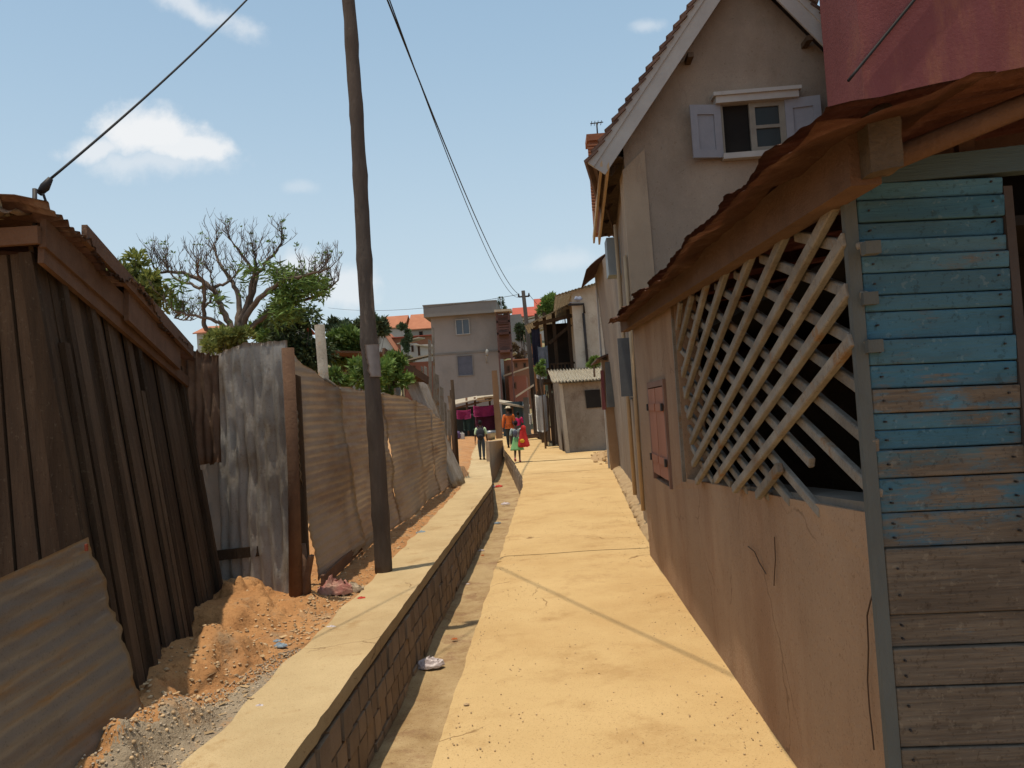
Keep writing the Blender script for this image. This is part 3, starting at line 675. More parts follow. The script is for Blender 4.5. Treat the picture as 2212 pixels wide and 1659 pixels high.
# near utility pole
PX, PY = -1.79, 8.25
pl = thing('utility_pole', 'rough wooden power pole on the left coping with torn paper stuck to it', 'utility pole', (PX, PY, 0))
b = nb(); pts = []; rr = []
for i in range(60):
    z = -.05 + 7.4*i/59; pts.append((PX + .006*math.sin(z*1.7) + .004*noise.noise(Vector((z*2, 0, 0))), PY, z))
    r = .090 - .0042*z
    kn = sum(math.exp(-((z-k)/.09)**2)*a for k, a in ((.6, .01), (1.45, .012), (2.35, .018), (3.2, .012), (4.1, .01), (4.75, .013), (5.5, .012), (6.1, .01)))
    rr.append(r + kn*.7 + .006*noise.noise(Vector((z*4, 3, 0))))
rings = tube(b, pts, rr, 20, .5)
for rg in rings:
    for q in rg: q.co += Vector((noise.noise(q.co*6), noise.noise(q.co*6+Vector((9, 0, 0))), 0))*.007
part('shaft', b, log_m, pl)
b = nb()   # torn paper wrapped on the right side
zc0 = gy(810, 815, PY).z; zc1 = gy(805, 745, PY).z
def pap(u, w):
    z = zc0 + (zc1-zc0)*w
    a0 = -1.75 + .25*noise.noise(Vector((w*7, 1, 0))) + .5*(.5-w)*.6
    a = a0 + (0.45-a0)*u
    r = .094 - .0042*z + .012
    return Vector((PX + r*math.cos(a) + .006*math.sin(z*1.7), PY + r*math.sin(a), z))
surf(b, pap, 10, 30, .5); bmesh.ops.solidify(b, geom=b.faces[:], thickness=.002)
part('torn_notice', b, paper, pl)
b = nb(); tube(b, [(PX-.25, PY+.02, 7.0), (PX+.3, PY-.02, 7.02)], .04, 6)
for s in (-.2, .05, .25): tube(b, [(PX+s, PY, 7.02), (PX+s, PY, 7.1), (PX+s, PY, 7.16)], [.035, .045, .02], 8)
part('crossarm', b, metal_dark, pl)
def cable(name, pts, r, label, sag=0.):
    b = nb(); P = [Vector(p) for p in pts]
    if len(P) == 2:
        a, c = P; P = [a.lerp(c, i/40) + Vector((0, 0, -sag*4*(i/40)*(1-i/40))) for i in range(41)]
    tube(b, P, r, 6, .5)
    return single(name, b, cable_m, label, 'cable')
ptop = Vector((PX-.02, PY, 7.1))
cable('overhead_cable', [ptop, pi + Vector((.03, 0, .04))], .0075, 'black service wire dropping from the sky to the bracket on the plank shack', .12)
FP = gy(1130, 628, 48.0)
fpb = Vector((FP.x + .25, 48.0, 0))
ft = thing('utility_pole', 'distant slim power pole rising beside the paling fence at the end of the alley', 'utility pole', fpb)
b = nb(); tube(b, [fpb, fpb.lerp(FP, .5) + Vector((.04, 0, 0)), FP], [.17, .14, .11], 10, .5); part('shaft', b, log_far, ft)
b = nb(); tube(b, [FP + Vector((-.28, 0, -.35)), FP + Vector((.35, 0, -.35))], .05, 6)
for s in (-.28, 0, .33): tube(b, [FP + Vector((s, 0, -.35)), FP + Vector((s, 0, -.15))], [.07, .03], 6)
part('crossarm', b, metal_dark, ft)
cable('overhead_cable', [ptop + Vector((.05, 0, 0)), FP + Vector((-.25, 0, -.2))], .013, 'twisted wire hanging from the near pole down to the distant power pole', .85)
cable('overhead_cable', [ptop + Vector((.12, 0, -.05)), FP + Vector((-.1, 0, -.3))], .009, 'thinner wire running just beside the twisted one to the distant pole', 1.4)
cable('overhead_cable', [ptop + Vector((.05, -.02, 0)), Vector((2.9, -2.0, 6.2))], .012, 'service wire crossing high over the path and throwing a thin shadow', .3)
cable('overhead_cable', [FP + Vector((.3, 0, -.2)), Vector((3.0, 60, 6.0))], .012, 'wire from the distant pole down towards the red roofed houses', .4)
cable('overhead_cable', [FP + Vector((-.25, 0, -.2)), Vector((-24, 90, 14.5))], .014, 'faint wire from the distant pole towards the hillside houses on the left', .6)

# ================================================================= LATTICE SHACK
XW = .93
ls = thing('lattice_shack', 'near shack with brown plastered wall, wooden lattice opening and blue board front', 'shack', (2.2, 5, 0))
ya, yb, YF = 2.40, 8.3, 2.40
TOPZ = 2.36
b = nb()
# window opening (in wall plane): far edge 5.62, near edge 2.5, bottom 1.02..1.2, top up to the plate
LB = lambda y: 1.20 - (y-2.4)*.058
def wallslab(pts, v=.5): prism(b, [(XW, y, z) for y, z in pts], (.14, 0, 0), v)
wallslab([(ya, -.1), (yb, -.1), (yb, .86), (6.35, .86), (5.66, 1.0), (ya, LB(ya)-.02)])
wallslab([(5.66, 1.0), (6.35, .86), (6.35, 2.3), (5.66, 2.27)])
wallslab([(6.35, 1.72), (7.35, 1.72), (7.35, 2.33), (6.35, 2.3)])
wallslab([(7.35, .86), (yb, .86), (yb, 2.36), (7.35, 2.33)])
box(b, XW, 3.6, yb-.14, yb-.002, .0, 2.5, .5); box(b, XW+.14, XW+.2, 6.3, 7.4, .8, 1.8, .5)
bmesh.ops.subdivide_edges(b, edges=[e for e in b.edges if e.calc_length() > .5], cuts=6, use_grid_fill=True)
for q in b.verts:
    if abs(q.co.x - XW) < .003 and q.co.y > ya + .1: q.co.x += .012*noise.noise(q.co*1.2) - .012 + .01*max(0, .5-q.co.z)
part('wall', b, plaster_brown, ls)
# raised plaster patch and crack, bottom near corner
b = nb()
def ribbon(P, w):
    P = [Vector(p) for p in P]; fs = []
    for p, q in zip(P, P[1:]): beam(b, p, q, w, .004, up=(1, 0, 0), v=.5)
crk = [gx(u, v, XW-.014) for u, v in ((1893, 1255), (1880, 1300), (1873, 1330), (1876, 1400), (1874, 1470), (1878, 1530), (1885, 1590), (1888, 1620))]
ribbon(crk, .003)
for cr in (((1673, 1160), (1674, 1185), (1675, 1210), (1673, 1238), (1672, 1265)), ((1616, 1180), (1630, 1192), (1640, 1215), (1655, 1240))):
    ribbon([gx(u, v, XW-.014) for u, v in cr], .003)
part('cracks', b, M('crack_shadow', (.10, .06, .04), None, 5, bump=0), ls)
# red paint smear and panel of old red paint
# sill, plate, posts
b = nb()
P = [Vector((XW-.015, 5.66, LB(5.66)-.02)), Vector((XW-.015, 2.42, LB(2.42)+.02))]
beam(b, Vector((XW+.092, 4.2, LB(4.2)-.05)), Vector((XW+.092, 2.43, LB(2.43)-.04)), .17, .10, v=.7)
part('sill', b, M('dull_sill', (.17, .15, .125), (.12, .105, .085), 5, bump=.4), ls)
b = nb(); beam(b, (XW+.03, 2.42, -.05), (XW+.02, 2.42, 2.16), .05, .06, up=(1, 0, 0), v=.9)
beam(b, (XW-.02, 2.385, .0), (XW-.02, 2.385, 2.12), .03, .035, up=(1, 0, 0), v=.5)
part('corner_post', b, M('blue_grey_post', (.12, .125, .115), (.08, .085, .08), 5, stretch=(1, 1, .3), bump=.5, var=.1), ls)
b = nb()
beam(b, (.86, 2.12, 2.148), (.84, 8.42, 2.36), .08, .15, v=.4)
for k in range(6): q = 2.6 + k*1.05; beam(b, (.93, q, 2.20+.026*(q-2)), (3.4, q, 2.47+.026*(q-2)), .05, .06, v=.3)
part('plate_beam', b, wood_brown, ls)
BH = gy(1907, 303, 2.07)
b = nb()   # rounded beam head
hp = [Vector((BH.x - .042, 2.05, BH.z - .085)), Vector((BH.x + .038, 2.05, BH.z - .075))] + [Vector((BH.x + .042*math.cos(a), 2.05, BH.z + .045 + .042*math.sin(a))) for a in [i*math.pi/8 for i in range(9)]]
prism(b, [Vector((p.x, p.y, p.z)) for p in hp], (0, .09, 0), .8)
bmesh.ops.subdivide_edges(b, edges=b.edges[:], cuts=2, use_grid_fill=True)
for q in b.verts: q.co += Vector((noise.noise(q.co*30), noise.noise(q.co*40)*1.5, noise.noise(q.co*30+Vector((5, 0, 0)))))*.006
part('beam_head', b, M('sawn_beam_end', (.12, .085, .055), (.07, .052, .036), 9, bump=.7, bscale=60), ls)
# lattice
lf = nb(); 
beam(lf, (XW-.01, 5.70, .98), (XW-.01, 5.68, 2.25), .03, .05, up=(1, 0, 0))
lat = part('lattice_frame', lf, wood_grey, ls)
def zp(x, y): return ((2500 + x*.844)/1.8083, (700 + y*.844)/1.8083)
front = [((175, 690), (188, 565)), ((180, 785), (243, 530)), ((200, 905), (312, 475)), ((212, 1005), (405, 405)), ((225, 1100), (528, 325)), ((238, 1215), (695, 205)), ((248, 1318), (942, 45)),
         ((265, 1400), (955, 275)), ((352, 1392), (968, 510)), ((438, 1435), (990, 740)), ((548, 1462), (648, 1332))]
back = [((722, 262), (1012, 325)), ((560, 365), (1035, 552)), ((440, 440), (1050, 780)), ((350, 495), (1055, 992)), ((262, 545), (1085, 1235)), ((215, 600), (1100, 1465)), ((200, 690), (792, 1312)),
        ((190, 790), (838, 1545)), ((195, 880), (700, 1495)), ((203, 970), (600, 1470)), ((212, 1060), (500, 1440)), ((225, 1150), (420, 1410)), ((240, 1240), (340, 1400))]
for (p, q) in back:
    b = nb(); a, c = gx(*zp(*p), XW-.005), gx(*zp(*q), XW-.005); a.x = c.x = XW-.002
    beam(b, a, c, .040, .024, up=(1, 0, 0), rag=.006); bmesh.ops.bevel(b, geom=b.edges[:], offset=.004, segments=1, affect='EDGES')
    part('lattice_bar', b, wood_grey, lat)
for (p, q) in front:
    b = nb(); a, c = gx(*zp(*p), XW-.035), gx(*zp(*q), XW-.035)
    beam(b, a, c, .042, .028, up=(1, 0, 0), rag=.006); bmesh.ops.bevel(b, geom=b.edges[:], offset=.004, segments=1, affect='EDGES')
    part('lattice_bar', b, wood_grey, lat)
for p in ((1040, 320), (1030, 555), (1052, 775)):
    b = nb(); q = gx(*zp(*p), XW-.01); box(b, XW-.012, XW+.03, q.y-.015, q.y+.025, q.z-.018, q.z+.018)
    part('lattice_block', b, _mats['blue_grey_post'], lat)
# orange shutters
so_ = [(6.42, .93), (7.32, .93), (7.32, 1.68), (6.42, 1.68)]
for (y0, y1) in ((6.42, 6.86), (6.89, 7.32)):
    b = nb(); box(b, XW-.03, XW-.005, y0, y1, .92, 1.66)
    for zz in (1.06, 1.5): box(b, XW-.04, XW-.028, y0+.02, y1-.02, zz-.03, zz+.03)
    sh_ = part('shutter', b, paint_orange, ls)
    for zz in (1.06, 1.5): b = nb(); box(b, XW-.052, XW-.038, (y0 if y0 < 6.5 else y1)-.03, (y0 if y0 < 6.5 else y1)+.03, zz-.03, zz+.03); part('hinge', b, metal_dark, sh_)
b = nb()
for (y0, y1, z0, z1) in ((6.36, 7.38, 1.67, 1.72), (6.36, 6.41, .86, 1.67), (7.33, 7.38, .86, 1.67)): box(b, XW-.03, XW+.02, y0, y1, z0, z1)
part('shutter_frame', b, M('faded_frame', (.25, .15, .11), (.2, .11, .08), 4, bump=.2), ls)
# blue boarded front (faces the viewer) and doorway
b = nb(); k = 0
hs = [.05, .064, .051, .047, .051, .064, .047, .081, .074, .068, .071, .049, .057, .082, .098, .10, .19, .094, .11, .17, .106, .12, .12, .12][::-1]
z = 2.14 - sum(hs)
x1 = 1.345
while k < len(hs):
    h = hs[k]; zt = min(z+h, 2.16); o = random.uniform(-.009, .009); tl = -.012*(1 if z > 1.4 else .6)
    hexa(b, [(XW+.0, YF-.02+o, z+.0015), (x1, YF-.02+o, z+.002+tl), (x1, YF, z+.002+tl), (XW+.0, YF, z+.0015),
             (XW+.0, YF-.025+o, zt-.0015), (x1, YF-.025+o, zt-.002+tl), (x1, YF, zt-.002+tl), (XW+.0, YF, zt-.0015)], random.random())
    z = zt; k += 1
bmesh.ops.bevel(b, geom=b.edges[:], offset=.003, segments=1, affect='EDGES')
nlb = nb(); zz_ = 2.14
for h_ in hs[::-1]:
    zz_ -= h_
    if zz_ < .2: break
    for xx_ in (XW+.03, x1-.035):
        for dz_ in ((.5,) if h_ < .09 else (.3, .7)): box(nlb, xx_-.0025, xx_+.0025, YF-.037, YF-.02, zz_+h_*dz_-.0025, zz_+h_*dz_+.0025)
# boards worn to bare wood low down, blue above (wear, not shade)
bb = M('board_front', (.045, .155, .24), (.07, .125, .145), 1.3, stretch=(.7, 1, 6), rough=.75, bump=.6, bscale=45, var=.22)
t = bb.node_tree; bs = t.nodes['Principled BSDF']; src = bs.inputs['Base Color'].links[0].from_socket
tcn = N(t, 'ShaderNodeTexCoord'); sx = N(t, 'ShaderNodeSeparateXYZ'); t.links.new(tcn.outputs['Object'], sx.inputs[0])
nn = N(t, 'ShaderNodeTexNoise'); nn.inputs['Scale'].default_value = 3.2; nn.inputs['Detail'].default_value = 9; nn.inputs['Roughness'].default_value = .72
mpn = N(t, 'ShaderNodeMapping'); mpn.inputs['Scale'].default_value = (1, 1, 2.5); t.links.new(tcn.outputs['Object'], mpn.inputs[0]); t.links.new(mpn.outputs[0], nn.inputs['Vector'])
k1 = math_(t, 'MULTIPLY_ADD', nn.outputs['Fac'], 2.6, -2.05); k2 = math_(t, 'SUBTRACT', k1, sx.outputs[2]); atn = N(t, 'ShaderNodeAttribute', attribute_name='var')
k3 = math_(t, 'MULTIPLY_ADD', atn.outputs['Fac'], .55, k2); k4 = math_(t, 'ADD', k3, 1.93)
gn = N(t, 'ShaderNodeTexNoise'); gn.inputs['Scale'].default_value = 6; gn.inputs['Detail'].default_value = 7; gn.inputs['Roughness'].default_value = .75; gm = N(t, 'ShaderNodeMapping'); gm.inputs['Scale'].default_value = (.7, 1, 16); t.links.new(tcn.outputs['Object'], gm.inputs[0]); t.links.new(gm.outputs[0], gn.inputs['Vector'])
bpn = [n for n in t.nodes if n.type == 'BUMP'][0]; t.links.new(gn.outputs['Fac'], bpn.inputs['Height']); bpn.inputs['Strength'].default_value = .8; bpn.inputs['Distance'].default_value = .008
rr_ = N(t, 'ShaderNodeMapRange', interpolation_type='SMOOTHSTEP'); t.links.new(k4, rr_.inputs[0]); rr_.inputs[1].default_value = -.12; rr_.inputs[2].default_value = .3
wn = N(t, 'ShaderNodeTexNoise'); wn.inputs['Scale'].default_value = 5; wn.inputs['Detail'].default_value = 8; t.links.new(mpn.outputs[0], wn.inputs['Vector'])
wr = N(t, 'ShaderNodeMapRange'); t.links.new(wn.outputs['Fac'], wr.inputs[0]); wr.inputs[1].default_value = .38; wr.inputs[2].default_value = .62
wm = N(t, 'ShaderNodeMix', data_type='RGBA'); t.links.new(wr.outputs[0], wm.inputs[0]); wm.inputs[6].default_value = (.095, .076, .06, 1); wm.inputs[7].default_value = (.165, .132, .098, 1)
fm = N(t, 'ShaderNodeMix', data_type='RGBA'); t.links.new(rr_.outputs[0], fm.inputs[0]); t.links.new(src, fm.inputs[6]); t.links.new(wm.outputs[2], fm.inputs[7]); t.links.new(fm.outputs[2], bs.inputs['Base Color'])
t.links.new(gn.outputs['Fac'], wr.inputs[0])
k5 = math_(t, 'MULTIPLY_ADD', gn.outputs['Fac'], .9, -.45); k6 = math_(t, 'ADD', k4, k5); t.links.new(k6, rr_.inputs[0])
weather(bb, .4, 60, 0, 1, .5, 2.2, (1, 1, 3), scol=(.5, .45, .4))
bf_ = part('board_front', b, bb, ls); _n = part('nails', nlb, metal_dark, bf_); _n['_o']['kind'] = 'stuff'
b = nb(); box(b, x1-.0, x1+.025, YF-.03, YF+.02, -.05, 2.1, .5)
part('door_jamb', b, M('dark_jamb', (.07, .055, .05), (.05, .04, .035), 6, bump=.3), ls)
b = nb(); hexa(b, [(XW, YF-.035, 2.135), (3.4, YF-.035, 2.16), (3.4, YF+.02, 2.16), (XW, YF+.02, 2.135), (XW, YF-.035, 2.195), (3.4, YF-.035, 2.29), (3.4, YF+.02, 2.29), (XW, YF+.02, 2.195)], .5)
part('lintel', b, M('blue_grey_lintel', (.075, .115, .13), (.06, .088, .098), 4, stretch=(.4, 1, 4), bump=.4), ls)
b = nb(); q = gy(1830, 1, 2.4)
beam(b, (1.27, YF+.03, 2.16), (1.28, YF+.03, 2.28), .045, .03, up=(0, 1, 0)); part('stub_post', b, wood_brown, ls)
b = nb(); q0, q1 = gy(1925, 345, 2.14), gy(2212, 228, 2.16); tube(b, [q0, q1, q1 + (q1-q0)*4], .030, 10, .5)
part('rafter', b, wood_brown, ls)
b = nb()   # near-black walls and floor, plus added ceiling and partition; shade in the colour
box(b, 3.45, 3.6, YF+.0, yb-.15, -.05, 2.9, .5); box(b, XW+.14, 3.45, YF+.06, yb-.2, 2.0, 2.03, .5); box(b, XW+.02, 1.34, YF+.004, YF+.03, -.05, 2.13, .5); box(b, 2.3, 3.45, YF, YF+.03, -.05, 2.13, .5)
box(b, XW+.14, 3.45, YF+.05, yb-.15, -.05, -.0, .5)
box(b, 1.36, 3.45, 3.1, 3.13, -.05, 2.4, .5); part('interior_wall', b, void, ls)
# roof sheet, ragged eave
b = nb()
def roofz(x, y): return 2.245 + .12*(x-.68) + .026*(y-2) + .02*math.sin(max(0, min(1, (y-2)/2.5))*3.14)
def rf(u, w):
    y = 1.98 + 6.65*u; x = .70 - .02*u + w*2.9
    x += (1-w)**20*(.06*noise.noise(Vector((y*2.3, 2, 0))) + .02*noise.noise(Vector((y*7, 2, 0))))
    z = roofz(x, y) + (.002 + .009*min(1, w*6))*math.sin(y/.078*2*math.pi) + .028*noise.noise(Vector((x*2, y*2.4, 0))) + .012*noise.noise(Vector((x*3, y*7, 3)))*(1-w)**4 - .02*(1-w)**6
    if u == 0 or u == 1: y += .03*noise.noise(Vector((x*7, 5, 0)))
    if u < .04: z += .012*noise.noise(Vector((x*6, 5, 0)))
    return Vector((x, y, z))
surf(b, rf, 500, 40, .5); bmesh.ops.solidify(b, geom=b.faces[:], thickness=.006)
part('roof', b, rust, ls)
b = nb()
def rf2(u, w):
    y = 1.9 + 5.9*u; x = .655 + .035*noise.noise(Vector((y*1.3, 9, 0))) + w*.42
    return Vector((x, y, roofz(x, y) - .03 - .05*(1-w) + .025*noise.noise(Vector((y*3, x*9, 0))) + .01*noise.noise(Vector((y*11, x*9, 0)))))
surf(b, rf2, 400, 8, .8); bmesh.ops.solidify(b, geom=b.faces[:], thickness=.005)
part('eave_flashing', b, rust, ls)

# ================================================================= RED BUILDING
xr = gy(1818, 40, 8.9).x
rb = thing('red_building', 'tall building with faded red plaster walls towering behind the near shack', 'building', (5, 9.0, 0))
b = nb(); box(b, 3.52, 9.5, 8.55, 9.6, 0, 9.5, .5); part('wall', b, plaster_red, rb)
b = nb(); p0 = gy(1832, 175, 8.52); p1 = gy(1975, 0, 8.52); pts = [p0 + (p1-p0)*k/8  for k in range(0, 13)]
pts += [pts[-1] + (p1-p0)*.6]; tube(b, pts, .016, 6); part('wall_cable', b, cable_m, rb)

# ================================================================= GABLED HOUSE
YG = 10.1; YB = 9.82
gh = thing('gabled_house', 'tall brown plastered house with steep gable, white bargeboards and open attic window', 'house', (2.8, 12, 0))
def l2(p, q): a = (q[1]-p[1])/(q[0]-p[0]); return a, p[1]-a*p[0]
def P2(u, v, Y): g = gy(u, v, Y); return (g.x, g.z)
aL, bL = l2(P2(1338, 330, YB), P2(1556, 0, YB)); aR, bR = l2(P2(1680, 0, YB), P2(1832, 152, YB))
xa = (bR-bL)/(aL-aR); za = aL*xa + bL
print('apex', xa, za, 'slopes', aL, aR)
xl, xrw = 1.15, 4.35
zl = aL*xl + bL; zr = aR*xrw + bR
WTK = .05
b = nb()
YE = 14.2
prism(b, [(xl, YG, -.1), (xrw, YG, -.1), (xrw, YG, zr+.15), (xa, YG, za+.15), (xl, YG, zl+.15)], (0, .25, 0), .5)
hexa(b, [(xl, YG+.25, -.1), (xl+.25, YG+.25, -.1), (xl+.46, YE, -.1), (xl+.21, YE, -.1), (xl, YG+.25, zl+.1), (xl+.25, YG+.25, zl+.1), (xl+.46, YE, zl+.1), (xl+.21, YE, zl+.1)], .5)
box(b, xrw-.25, xrw, YG+.25, YE, -.1, zr+.1, .5); box(b, xl+.3, xrw, YE-.1, YE+.1, -.1, zl+.1, .5)
bmesh.ops.subdivide_edges(b, edges=[e for e in b.edges if e.calc_length() > .8], cuts=6, use_grid_fill=True)
part('wall', b, plaster_dark, gh)
b = nb()  # rendered quoin strip at the alley corner
hexa(b, [(xl-.03, YG-.025, -.1), (xl+.30, YG-.025, -.1), (xl+.30, YG+.0, -.1), (xl-.03, YG+.4, -.1), (xl-.03, YG-.025, zl-.25), (xl+.26, YG-.025, zl+.0), (xl+.26, YG+.0, zl+.0), (xl-.03, YG+.4, zl-.25)], .5)
part('corner_strip', b, M('sunbleached_plaster', (.36, .28, .20), (.29, .22, .155), 1.5, bump=.4, st3=(1, 1, .3), c3=(.26, .195, .14), s3=2, t3=.55, sharp=.1), gh)
# roof: two slopes of stepped tile courses
b = nb()
def slope(sgn, a, bb, xe, n):
    d = Vector((-sgn, 0, -a*sgn)).normalized() if False else None
    A = Vector((xa, 0, za)); E = Vector((xe, 0, a*xe + bb)); dn = (E-A); L = dn.length; dn.normalize(); up = Vector((-dn.z, 0, dn.x)); up = up if up.z > 0 else -up
    base = .30
    prism(b, [A + up*.16 + Vector((0, YB+.02, 0)), E + up*.16 + Vector((0, YB+.02, 0)), E + up*.22 + Vector((0, YB+.02, 0)), A + up*.22 + Vector((0, YB+.02, 0))], (.14*(YE-YB), YE+.1-YB, 0), .3)
    for i in range(n):
        s0, s1 = L*i/n, L*(i+1)/n + .05; o = random.uniform(-.02, .02)
        q = [A + dn*s0 + up*.225, A + dn*s1 + up*.265, A + dn*s1 + up*.305, A + dn*s0 + up*.25]
        prism(b, [p + Vector((0, YB-.06+o, 0)) for p in q], (.14*(YE-YB), YE+.16-YB, 0))
prism(b, [(xa-.32, YB-.08, za+.0), (xa, YB-.08, za+.28), (xa+.32, YB-.08, za+.0), (xa, YB-.08, za+.46)], (.2, YE+.2-YB, 0), .4)
slope(-1, aL, bL, xl-.25, 20); slope(1, aR, bR, xrw+.3, 20)
part('roof', b, tile_dark, gh)
def barge(a, bb, x0, x1, lab=None):
    A = Vector((x0, YB, a*x0+bb)); E = Vector((x1, YB, a*x1+bb)); dn = (E-A).normalized(); up = Vector((-dn.z, 0, dn.x)); up = up if up.z > 0 else -up
    b = nb()
    prism(b, [A, E, E + up*.17 + dn*(.0), A + up*.17], (0, .03, 0), .6)
    prism(b, [A + up*.165 + Vector((0, -.02, 0)), E + up*.165 + Vector((0, -.02, 0)), E + up*.275 + Vector((0, -.02, 0)), A + up*.275 + Vector((0, -.02, 0))], (0, .05, 0), .3)
    p = part('bargeboard', b, paint_white, gh)
barge(aL, bL, xa, xl-.27); barge(aR, bR, xa, xrw+.2)
b = nb()   # soffit boards and eave fascia running back along the alley side
e0 = gy(1318, 348, YB); e1 = gy(1294, 520, 14.0)
beam(b, e0 + Vector((-.03, 0, -.03)), e1, .03, .14, v=.6); beam(b, e0 + Vector((-.11, 0, .0)), e1 + Vector((-.09, 0, .02)), .03, .12, v=.3)
part('eave_board', b, cream, gh)
b = nb(); prism(b, [e0 + Vector((0, 0, .06)), Vector((xl+.02, YB+.3, e0.z+.10)), Vector((xl+.22, 14.0, e1.z+.1)), e1 + Vector((0, 0, .05))], (0, 0, .02), .5)
for k in range(5):
    if k: b = nb()
    q = .35 + k*.9; beam(b, (xl-.2 + .05*q, YG+q-.2, zl-.25), (xl+.1+.05*q, YG+q-.2, zl+.12), .05, .07); part('eave_rafter' if k else 'soffit', b, wood_dark, gh)
for (u, v) in ((1488, 128), (1742, 92)):
    b = nb(); p = gy(u, v, YG-.1); beam(b, p + Vector((0, -.14, 0)), p + Vector((0, .14, 0)), .07, .06, v=.9)
    part('purlin_end', b, wood_dark, gh)
# attic window: opening drawn as a thin near-black panel, shade in its colour
def win_corner(u, v): p = gy(u, v, YG); return p.x, p.z
wx0, wz1 = win_corner(1552, 232); wx1, _ = win_corner(1690, 225); _, wz0 = win_corner(1620, 333)
b = nb(); box(b, wx0, wx1, YG-.012, YG-.004, wz0, wz1, .5)
wn_ = part('window', b, void, gh)
b = nb(); box(b, wx0-.06, wx1+.16, YG-.16, YG-.0, wz1, wz1+.09, .6); box(b, wx0-.09, wx1+.19, YG-.19, YG-.0, wz1+.085, wz1+.13, .2)
part('window_head', b, paint_white, wn_)
b = nb(); box(b, wx0-.01, wx1+.05, YG-.13, YG-.013, wz0-.07, wz0, .6); part('sill', b, paint_white, wn_)
b = nb(); mx0 = wx0 + (wx1-wx0)*.50
for (x0, x1_, z0, z1) in ((mx0-.04, mx0+.03, wz0, wz1), (wx1-.07, wx1, wz0, wz1), (mx0+.03, wx1-.07, wz1-.06, wz1), (mx0+.03, wx1-.07, wz0, wz0+.06), (mx0+.03, wx1-.07, (wz0+wz1)/2-.02, (wz0+wz1)/2+.02), (wx0, wx0+.03, wz0, wz1)):
    box(b, x0, x1_, YG-.075, YG-.03, z0, z1, .5)
part('casement', b, M('cream_casement', (.25, .23, .19), (.19, .17, .14), 5, bump=.1), wn_)
b = nb(); box(b, mx0+.03, wx1-.07, YG-.05, YG-.045, wz0+.06, wz1-.06, .5); part('pane', b, glass, wn_)
def shutter(xh, sgn, ang, w):
    b = nb(); H = wz1-wz0+.04; c, s = math.cos(R(ang)), math.sin(R(ang))
    def tr(x, y, z): return Vector((xh + sgn*x*c, YG-.05 - x*s - y, wz0-.04+z))
    def bx(x0, x1, y0, y1, z0, z1, v=.5): hexa(b, [tr(x0, y0, z0), tr(x1, y0, z0), tr(x1, y1, z0), tr(x0, y1, z0), tr(x0, y0, z1), tr(x1, y0, z1), tr(x1, y1, z1), tr(x0, y1, z1)], v)
    bx(0, w, 0, .025, 0, H, .5)
    for q in ((0, .09, 0, H), (w-.09, w, 0, H), (.09, w-.09, 0, .1), (.09, w-.09, H-.12, H)): bx(q[0], q[1], .025, .045, q[2], q[3], .4)
    bmesh.ops.recalc_face_normals(b, faces=b.faces[:])
    sp_ = part('shutter', b, paint_lilac, wn_)
    b = nb()
    def bx2(x0, x1, y0, y1, z0, z1): hexa(b, [tr(x0, y0, z0), tr(x1, y0, z0), tr(x1, y1, z0), tr(x0, y1, z0), tr(x0, y0, z1), tr(x1, y0, z1), tr(x1, y1, z1), tr(x0, y1, z1)], .5)
sl_w = wx0 - gy(1487, 290, YG).x; sr_w = gy(1766, 250, YG).x - wx1
shutter(wx0+.0, -1, 12, sl_w*1.0); shutter(wx1+.0, 1, 8, sr_w)
# side details: meter box, conduit, lower window with open shutters
b = nb(); p = gx(1306, 560, xl-.02); yq = 13.0
box(b, xl-.08, xl+.17, 12.55, 12.95, gy(1300, 600, 12.75).z, gy(1300, 520, 12.75).z, .5); part('meter_box', b, M('blue_grey_box', (.26, .30, .32), (.2, .23, .25), 4, rough=.6, bump=.1), gh)
b = nb(); tube(b, [(xl-.06, YG+.1, 3.4), (xl-.06, YG+.1, .2)], .025, 8, .5); tube(b, [(xl+.02, 12.0, 4.2), (xl+.03, 12.0, .2)], .03, 8, .8)
part('downpipe', b, cream, gh)
b = nb()
def sidebox(y0, y1, z0, z1, o0, o1, v=.5):
    a = xl + .05*(y0-YG); c = xl + .05*(y1-YG)
    hexa(b, [(a-o1, y0, z0), (a-o0, y0, z0), (c-o0, y1, z0), (c-o1, y1, z0), (a-o1, y0, z1), (a-o0, y0, z1), (c-o0, y1, z1), (c-o1, y1, z1)], v)
sidebox(10.9, 11.7, 1.62, 2.42, .0, .05, .3); w2 = part('window', b, glass, gh)
b = nb(); sidebox(10.45, 10.87, 1.6, 2.45, .01, .05); box(b, xl-.17, xl+.03, 10.86, 10.89, 1.64, 2.42); part('shutter', b, M('slate_shutter', (.13, .135, .14), (.10, .10, .105), 4, bump=.2), w2)
b = nb(); sidebox(11.73, 12.1, 1.6, 2.45, .01, .05); part('shutter', b, _mats['slate_shutter'], w2)

# chimney and antenna
cx = gy(1277, 400, 15.0).x
b = nb(); z0, z1 = gy(1280, 470, 15).z, gy(1280, 310, 15).z
box(b, cx, cx+.75, 14.8, 15.2, 4.7, z1, .5); box(b, 1.45, cx+.75, 14.85, 15.15, 3.9, 4.7, .5)
for i in range(22): zz = z0 + .1 + (z1-z0-.15)*i/22; tube(b, [(cx-.03, 14.78, zz), (cx+.77, 14.78, zz)], .028, 6)
box(b, cx-.04, cx+.79, 14.75, 15.25, z1-.02, z1+.1, .5)
single('chimney', b, brick, 'ribbed brick chimney rising at the left edge of the tiled roof', 'chimney')
an = gy(1289, 312, 15.0)
b = nb(); q = gy(1289, 266, 15.0); an = Vector((q.x+.0, 15, z1+.08)); tube(b, [an, q], .014, 6); tube(b, [q + Vector((-.12, 0, 0)), q + Vector((.12, 0, .01))], .01, 6)
for k in range(4): tube(b, [q + Vector((-.1+.06*k, -.12, 0)), q + Vector((-.1+.06*k, .12, 0))], .006, 5)
